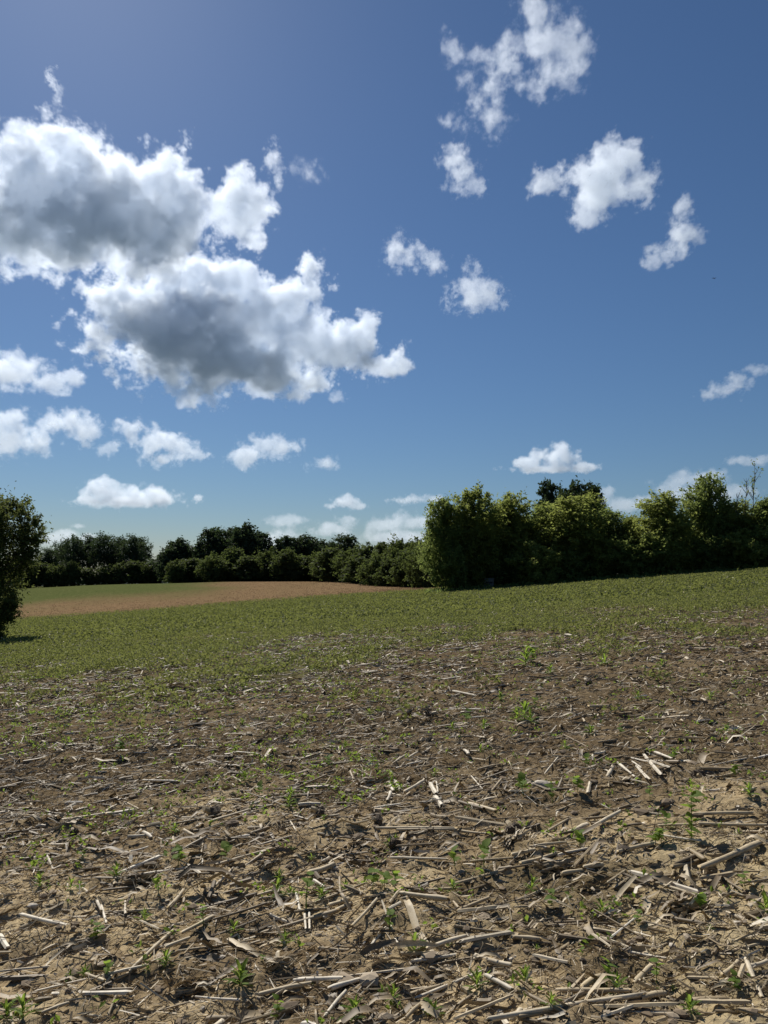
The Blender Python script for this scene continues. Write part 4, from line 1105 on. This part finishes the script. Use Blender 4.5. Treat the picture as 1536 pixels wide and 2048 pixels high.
for i, (u, v, w, lab) in enumerate([(1083, 1582, 34, 'rounded pale stone right of centre in the middle stubble'), (405, 2022, 14, 'small pale stone near the bottom left'), (445, 1930, 18, 'round tan stone left of centre'), (22, 1505, 16, 'small grey stone at the far left'),
        (665, 1985, 26, 'flat grey stone under the white stalk pair'), (1475, 1845, 20, 'stone at the lower right'), (1345, 1878, 18, 'small dark stone below the big husk mat'), (66, 1828, 22, 'flat grey stone above the white stalk at left')]):
    x, y, z = ground_at(u, v); s = w * y / F * 0.5
    V, fc = lump(480 + i, 2)
    b = Bag(); b.add(V * s * np.array([1, .8, .6]), fc)
    o = obj('stone', b.mesh('stone', ms, True), None, (x, y, z + .2 * s)); o.rotation_euler = (0, 0, i * 1.3)
    tag(o, lab, 'stone', 'stones in the field')

# ------------------------------------------------------------------ weeds
M_WEED = leaf_material('weed_leaf', (0.055, 0.10, 0.022), (0.15, 0.22, 0.05), 0.48, (0.44, 0.60, 0.07))
M_BEAN = leaf_material('bean_leaf', (0.075, 0.096, 0.028), (0.23, 0.235, 0.088), 0.38, (0.38, 0.41, 0.10))
M_DRY = leaf_material('dry_stubble_blade', (0.15, 0.092, 0.05), (0.30, 0.20, 0.115), 0.3, (0.4, 0.28, 0.16))

def lance_leaf(seed, seg=4):
    """narrow leaf along +x from its stalk, arching over, length 1"""
    rg = np.random.default_rng(seed); t = np.linspace(0, 1, seg + 1)
    w = 0.105 * np.sin(math.pi * np.clip(0.1 + t * 0.9, 0, 1)) ** 0.8 + 0.006
    z = 0.55 * t - 0.42 * t ** 2.2 * rg.uniform(0.5, 1.3); yb = rg.uniform(-.08, .08) * t ** 2
    V = [(t[i] * (1 - 0.08 * t[i]), s * w[i] + yb[i], z[i] + abs(s) * w[i] * 0.45) for i in range(seg + 1) for s in (-1, 0, 1)]
    Q = [(i * 3 + j, (i + 1) * 3 + j, (i + 1) * 3 + j + 1, i * 3 + j + 1) for i in range(seg) for j in range(2)]
    return np.array(V), [np.array(Q)]
def heart_leaf(seed):
    """broad leaf with a notch at its stalk, length 1 along +x"""
    rg = np.random.default_rng(seed)
    out = [(-0.10, 0.24), (0.10, 0.42), (0.38, 0.45), (0.68, 0.30), (1.0, 0.0)]
    mid = [(0, 0), (0.12, 0), (0.38, 0), (0.68, 0), (1.0, 0)]
    V = []
    for (mx, my), (ox, oy) in zip(mid, out):
        dz = -0.18 * mx ** 2
        V += [(ox, -oy, dz + 0.22 * oy - 0.05 * rg.random()), (mx, 0, dz), (ox, oy, dz + 0.22 * oy - 0.05 * rg.random())]
    V = np.array(V[:-3] + [(1.0, 0, -0.2)])
    Q = [(i * 3 + j, (i + 1) * 3 + j, (i + 1) * 3 + j + 1, i * 3 + j + 1) for i in range(3) for j in range(2)]
    T = [(9, 12, 10), (10, 12, 11)]
    return V, [np.array(Q), np.array(T)]
def leafmesh(shape, tone): return build_mesh('leaf', shape[0], shape[1], [M_WEED], {'tone': np.full(len(shape[0]), tone)}, True)
LANCE = [leafmesh(lance_leaf(i), t) for i, t in enumerate((.35, .5, .65, .8, .45))]
HEART = [leafmesh(heart_leaf(i), t) for i, t in enumerate((.45, .6, .75, .9))]
_st = Bag(); _st.add(*tube([(0, 0, -.04), (.03, .01, .35), (0, .03, .7), (.03, 0, 1)], [.035, .03, .024, .012], 5), 0.55)
STEM = _st.mesh('stem', M_WEED, True)

weeds = []
def weed(u, v, hpx, kind, rg, bright=0.5):
    x, y, z = ground_at(u, v)
    h = 0.86 * hpx * y / F
    e = obj({'H': 'horseweed', 'B': 'broadleaf_seedling', 'T': 'tall_broadleaf_weed'}[kind], None, None, (x, y, z - 0.01))
    e.rotation_euler = (rg.uniform(-.12, .12), rg.uniform(-.12, .12), rg.uniform(0, 6.28))
    if kind == 'H':
        sh = h * 0.55
        obj('stem', STEM, e, scale=(sh * 0.8, sh * 0.8, sh))
        nl = int(rg.integers(11, 17))
        for q in range(nl):
            f = (q + 0.5) / nl
            a = q * 2.4 + rg.normal() * 0.25
            obj('leaf', LANCE[int(rg.integers(0, 5))], e, (0, 0, sh * (0.12 + 0.86 * f)), (0, -(-0.25 + 1.15 * f + rg.normal() * 0.12), a), (h * rg.uniform(0.55, 0.85) * (1.05 - 0.35 * f),) * 3)
    elif kind == 'B':
        obj('stem', STEM, e, scale=(h * 0.55, h * 0.55, h * 0.9))
        nl = int(rg.integers(4, 7))
        for q in range(nl):
            f = q / (nl - 1); a = q * 2.2 + rg.normal() * 0.3
            s = h * rg.uniform(0.34, 0.5) * min(1.0, 48 / hpx)
            obj('leaf', HEART[int(np.clip(rg.normal() * 0.8 + bright * 3, 0, 3))], e, (0, 0, h * (0.42 + 0.48 * f)), (rg.normal() * 0.3, -(rg.uniform(-0.1, 0.9)), a), (s, s, s))
    else:
        obj('stem', STEM, e, scale=(h * 0.3, h * 0.3, h * 0.95))
        for q in range(14):
            f = q / 13; a = q * 2.4 + rg.normal() * 0.3; s = h * rg.uniform(0.16, 0.26)
            obj('leaf', HEART[int(rg.integers(0, 3))], e, (0, 0, h * (0.1 + 0.84 * f)), (rg.normal() * 0.3, -rg.uniform(-0.2, 0.9), a), (s, s, s))
    tag(e, None, 'weed', {'H': 'horseweed tufts in the stubble', 'B': 'broadleaf seedlings in the stubble', 'T': 'tall broadleaf weeds'}[kind])
    big = 'large' if hpx > 48 else 'small' if hpx < 30 else 'medium'
    weeds.append((e, f'{big} ' + {'H': 'narrow leaved green tuft', 'B': 'broad leaved seedling', 'T': 'upright many leaved weed'}[kind] + ' ' + where(u, v), u))
rgW = np.random.default_rng(90)
WEEDS = [(232, 1772, 42, 'H'), (80, 1790, 40, 'H'), (317, 1808, 46, 'B'), (408, 1868, 56, 'B'), (192, 1895, 50, 'B'), (217, 1965, 40, 'B'), (467, 1875, 40, 'H'), (287, 1858, 36, 'H'), (480, 1982, 62, 'H'), (355, 1745, 52, 'B'), (450, 1725, 46, 'B'), (45, 2046, 60, 'H'), (15, 2046, 50, 'H'),
    (163, 1735, 32, 'B'), (333, 1950, 40, 'H'), (140, 1790, 34, 'H'), (160, 1788, 30, 'H'), (579, 1618, 34, 'H'), (779, 1690, 32, 'H'), (622, 1714, 26, 'H'), (612, 1822, 86, 'B'), (645, 1802, 40, 'H'), (552, 1788, 44, 'H'), (580, 1785, 36, 'H'), (745, 1792, 56, 'B'), (770, 1785, 46, 'B'), (790, 1788, 46, 'B'), (905, 1778, 44, 'H'),
    (692, 1776, 34, 'H'), (780, 1860, 60, 'B'), (830, 1892, 54, 'H'), (570, 1893, 40, 'H'), (785, 1990, 46, 'H'), (710, 2030, 60, 'H'), (550, 2040, 64, 'B'), (867, 2015, 50, 'H'), (910, 1745, 44, 'B'), (955, 1975, 54, 'H'), (968, 1740, 56, 'B'), (1062, 1770, 44, 'H'), (1205, 1812, 46, 'H'), (1310, 1692, 48, 'B'), (1322, 1690, 44, 'B'),
    (1383, 1685, 118, 'T'), (1400, 1815, 52, 'B'), (1277, 1832, 38, 'B'), (1213, 1965, 74, 'B'), (1234, 1965, 50, 'H'), (1380, 2034, 54, 'H'), (1050, 1955, 46, 'H'), (1100, 1652, 32, 'H'), (1313, 1955, 60, 'B'), (1100, 2034, 50, 'H'), (1467, 1980, 44, 'B'), (1530, 1815, 50, 'H'), (1160, 1692, 42, 'B'), (1105, 1805, 44, 'B'),
    (490, 1565, 34, 'H'), (580, 1608, 34, 'H'), (520, 1592, 32, 'B'), (1048, 1440, 50, 'H'), (1035, 1446, 38, 'H'), (1062, 1448, 38, 'H'), (1070, 1412, 26, 'B'), (968, 1458, 34, 'H'), (932, 1446, 38, 'B'), (905, 1464, 28, 'H'), (1052, 1332, 52, 'H'), (1066, 1326, 36, 'B'), (1325, 1336, 24, 'H'), (1210, 1330, 34, 'H'), (745, 1524, 26, 'H'), (690, 1504, 24, 'H'),
    (655, 1534, 28, 'B'), (1350, 1524, 34, 'B'), (1047, 1598, 46, 'B'), (1155, 1598, 40, 'B'), (1105, 1602, 42, 'B'), (1470, 1556, 34, 'B'), (1500, 1606, 38, 'H'), (1172, 1542, 30, 'B'), (240, 1514, 30, 'B'), (350, 1672, 30, 'H'), (485, 1455, 24, 'H'), (560, 1752, 36, 'H'), (1490, 1766, 40, 'B'), (1300, 1600, 34, 'B'), (1330, 1655, 40, 'B'),
    (870, 1545, 26, 'H'), (960, 1510, 26, 'H'), (810, 1470, 24, 'H'), (740, 1430, 22, 'H'), (1240, 1480, 28, 'B'), (1420, 1400, 30, 'H'), (1455, 1480, 28, 'B'), (600, 1470, 24, 'H'), (1180, 1470, 30, 'H'), (1130, 1500, 24, 'H'), (1275, 1395, 28, 'H'), (1000, 1395, 28, 'H'), (1100, 1350, 26, 'H')]
for (u, v, h, k) in WEEDS: weed(u, v, h, k, rgW, rgW.uniform(0.2, 0.9))
for q in range(46):
    u = rgW.uniform(10, 1526); v = 1390 + 640 * rgW.random() ** 0.8
    weed(u, v, rgW.uniform(16, 30) * (0.6 + 0.5 * (v - 1390) / 640) , 'H' if rgW.random() < 0.65 else 'B', rgW, 0.4)
name_apart(weeds)

# small uncounted sprouts in the stubble, then the low bean crop, then the far dry stubble
def crop(name, n, y0, y1, pw, amount, hh, size, per, mat, label, rg, wid=0.54, flat=0.3, clusterr=0.06, tall=0.9, jit=0.22):
    x, y = scatter(n, y0, y1, pw, rg, wid, 1.5)
    keep = rg.random(n) < amount(x, y)
    x, y = x[keep], y[keep]; n = len(x)
    h = hh * rg.uniform(0.5, 1.35, n)
    ps = 0.5 + 0.75 * fbm(x / 2.2, y / 2.2, 2, 63)
    h = h * ps
    idx = np.repeat(np.arange(n), per)
    f = rg.random(len(idx)) ** tall
    C = np.stack([x[idx] + rg.normal(size=len(idx)) * clusterr, y[idx] + rg.normal(size=len(idx)) * clusterr, land(x, y)[idx] + relief(x, y)[idx] + h[idx] * f + 0.01], -1)
    b = Bag()
    tone = np.clip((0.30 + 0.4 * fbm(x / 3.0, y / 4.0, 3, 71))[idx] + rg.normal(size=len(idx)) * jit, 0, 1)
    leaves(b, C, size, rg, tone, flat, 0.62)
    tag(obj(name, b.mesh(name, mat)), label, kind='stuff')
rgB = np.random.default_rng(95)
crop('sprouts', 16000, 3, 28, 0.7, lambda x, y: 0.25 + 0.9 * sstep(0.5, 0.7, fbm(x / 2.1, y / 2.6, 2, 81)), 0.05, 0.028, 6, M_WEED, 'tiny green sprouts dotted through the stubble', rgB, clusterr=0.03)
crop('bean_plants', 17000, 8.5, 34, 0.72, lambda x, y: np.clip(cover_amount(x, y) * 1.1 + 0.5 * sstep(.46, .66, fbm(x / 1.1, y / 1.7, 2, 83)), 0, 1) * sstep(7, 15, y), 0.14, 0.062, 12, M_BEAN, 'low green bean plants at the upper edge of the stubble', rgB, clusterr=0.07)
crop('bean_field', 38000, 30, 104, 0.72, lambda x, y: np.clip(cover_amount(x, y), 0, 1) * (1 - 0.9 * sstep(72, 104, y)), 0.16, 0.15, 6, M_BEAN, 'band of low green beans across the slope', rgB, clusterr=0.13)
crop('dry_stubble', 30000, 70, 215, 0.9, lambda x, y: brown_amount(x, y) * 0.9, 0.10, 0.13, 3, M_DRY, 'reddish dry stubble on the far field', rgB, clusterr=0.3, jit=0.1)
crop('pale_flecks', 16000, 24, 95, 0.8, lambda x, y: cover_amount(x, y) * 0.8, 0.16, 0.075, 1, M_STRAW, 'pale straw flecks among the green beans', rgB, tall=0.4)
crop('field_margin_grass', 9000, 64, 76, 1.0, lambda x, y: (x > 4) * sstep(68, 73, y + 0 * x), 0.35, 0.22, 6, M_GREEN, 'taller grass along the foot of the hedgerow', rgB, clusterr=0.16)

# ------------------------------------------------------------------ a bird far up at the right
def bird():
    m, N, L, P = node_mat('dark_plumage'); P.inputs['Base Color'].default_value = (0.02, 0.02, 0.022, 1); P.inputs['Roughness'].default_value = 0.7
    d = pix_dir(1428, 557) * 110
    e = obj('bird', None, None, Vector((0, 0, EYE)) + d); e.rotation_euler = (0.2, 0.3, 0.9)
    b = Bag(); b.add(*tube([(-.16, 0, 0), (-.10, 0, .01), (0, 0, .015), (.09, 0, .02), (.13, 0, .03), (.17, 0, .025)], [.012, .035, .045, .032, .026, .004], 8)); obj('body', b.mesh('body', m, True), e)
    for s in (-1, 1):
        V = np.array([(.05, s * .03, .03), (-.06, s * .03, .02), (.06, s * .17, .08), (-.05, s * .16, .07), (-.03, s * .32, .06), (-.08, s * .30, .05)], float)
        V = np.vstack([V, V - np.array([0, 0, .008])])
        Q = np.array([(0, 1, 3, 2), (2, 3, 5, 4), (6, 8, 9, 7), (8, 10, 11, 9), (0, 2, 8, 6), (2, 4, 10, 8), (1, 7, 9, 3), (3, 9, 11, 5), (4, 5, 11, 10), (0, 6, 7, 1)])
        obj('wing', build_mesh('wing', V, Q, [m]), e)
    V = np.array([(-.14, -.012, .0), (-.14, .012, .0), (-.25, .035, .005), (-.25, -.035, .005), (-.14, -.012, -.006), (-.14, .012, -.006), (-.25, .035, 0), (-.25, -.035, 0)], float)
    obj('tail', build_mesh('tail', V, np.array([(0, 1, 2, 3), (4, 7, 6, 5), (0, 4, 5, 1), (1, 5, 6, 2), (2, 6, 7, 3), (3, 7, 4, 0)]), [m]), e)
    tag(e, 'tiny dark bird in the blue sky below the boot shaped cloud', 'bird')
bird()
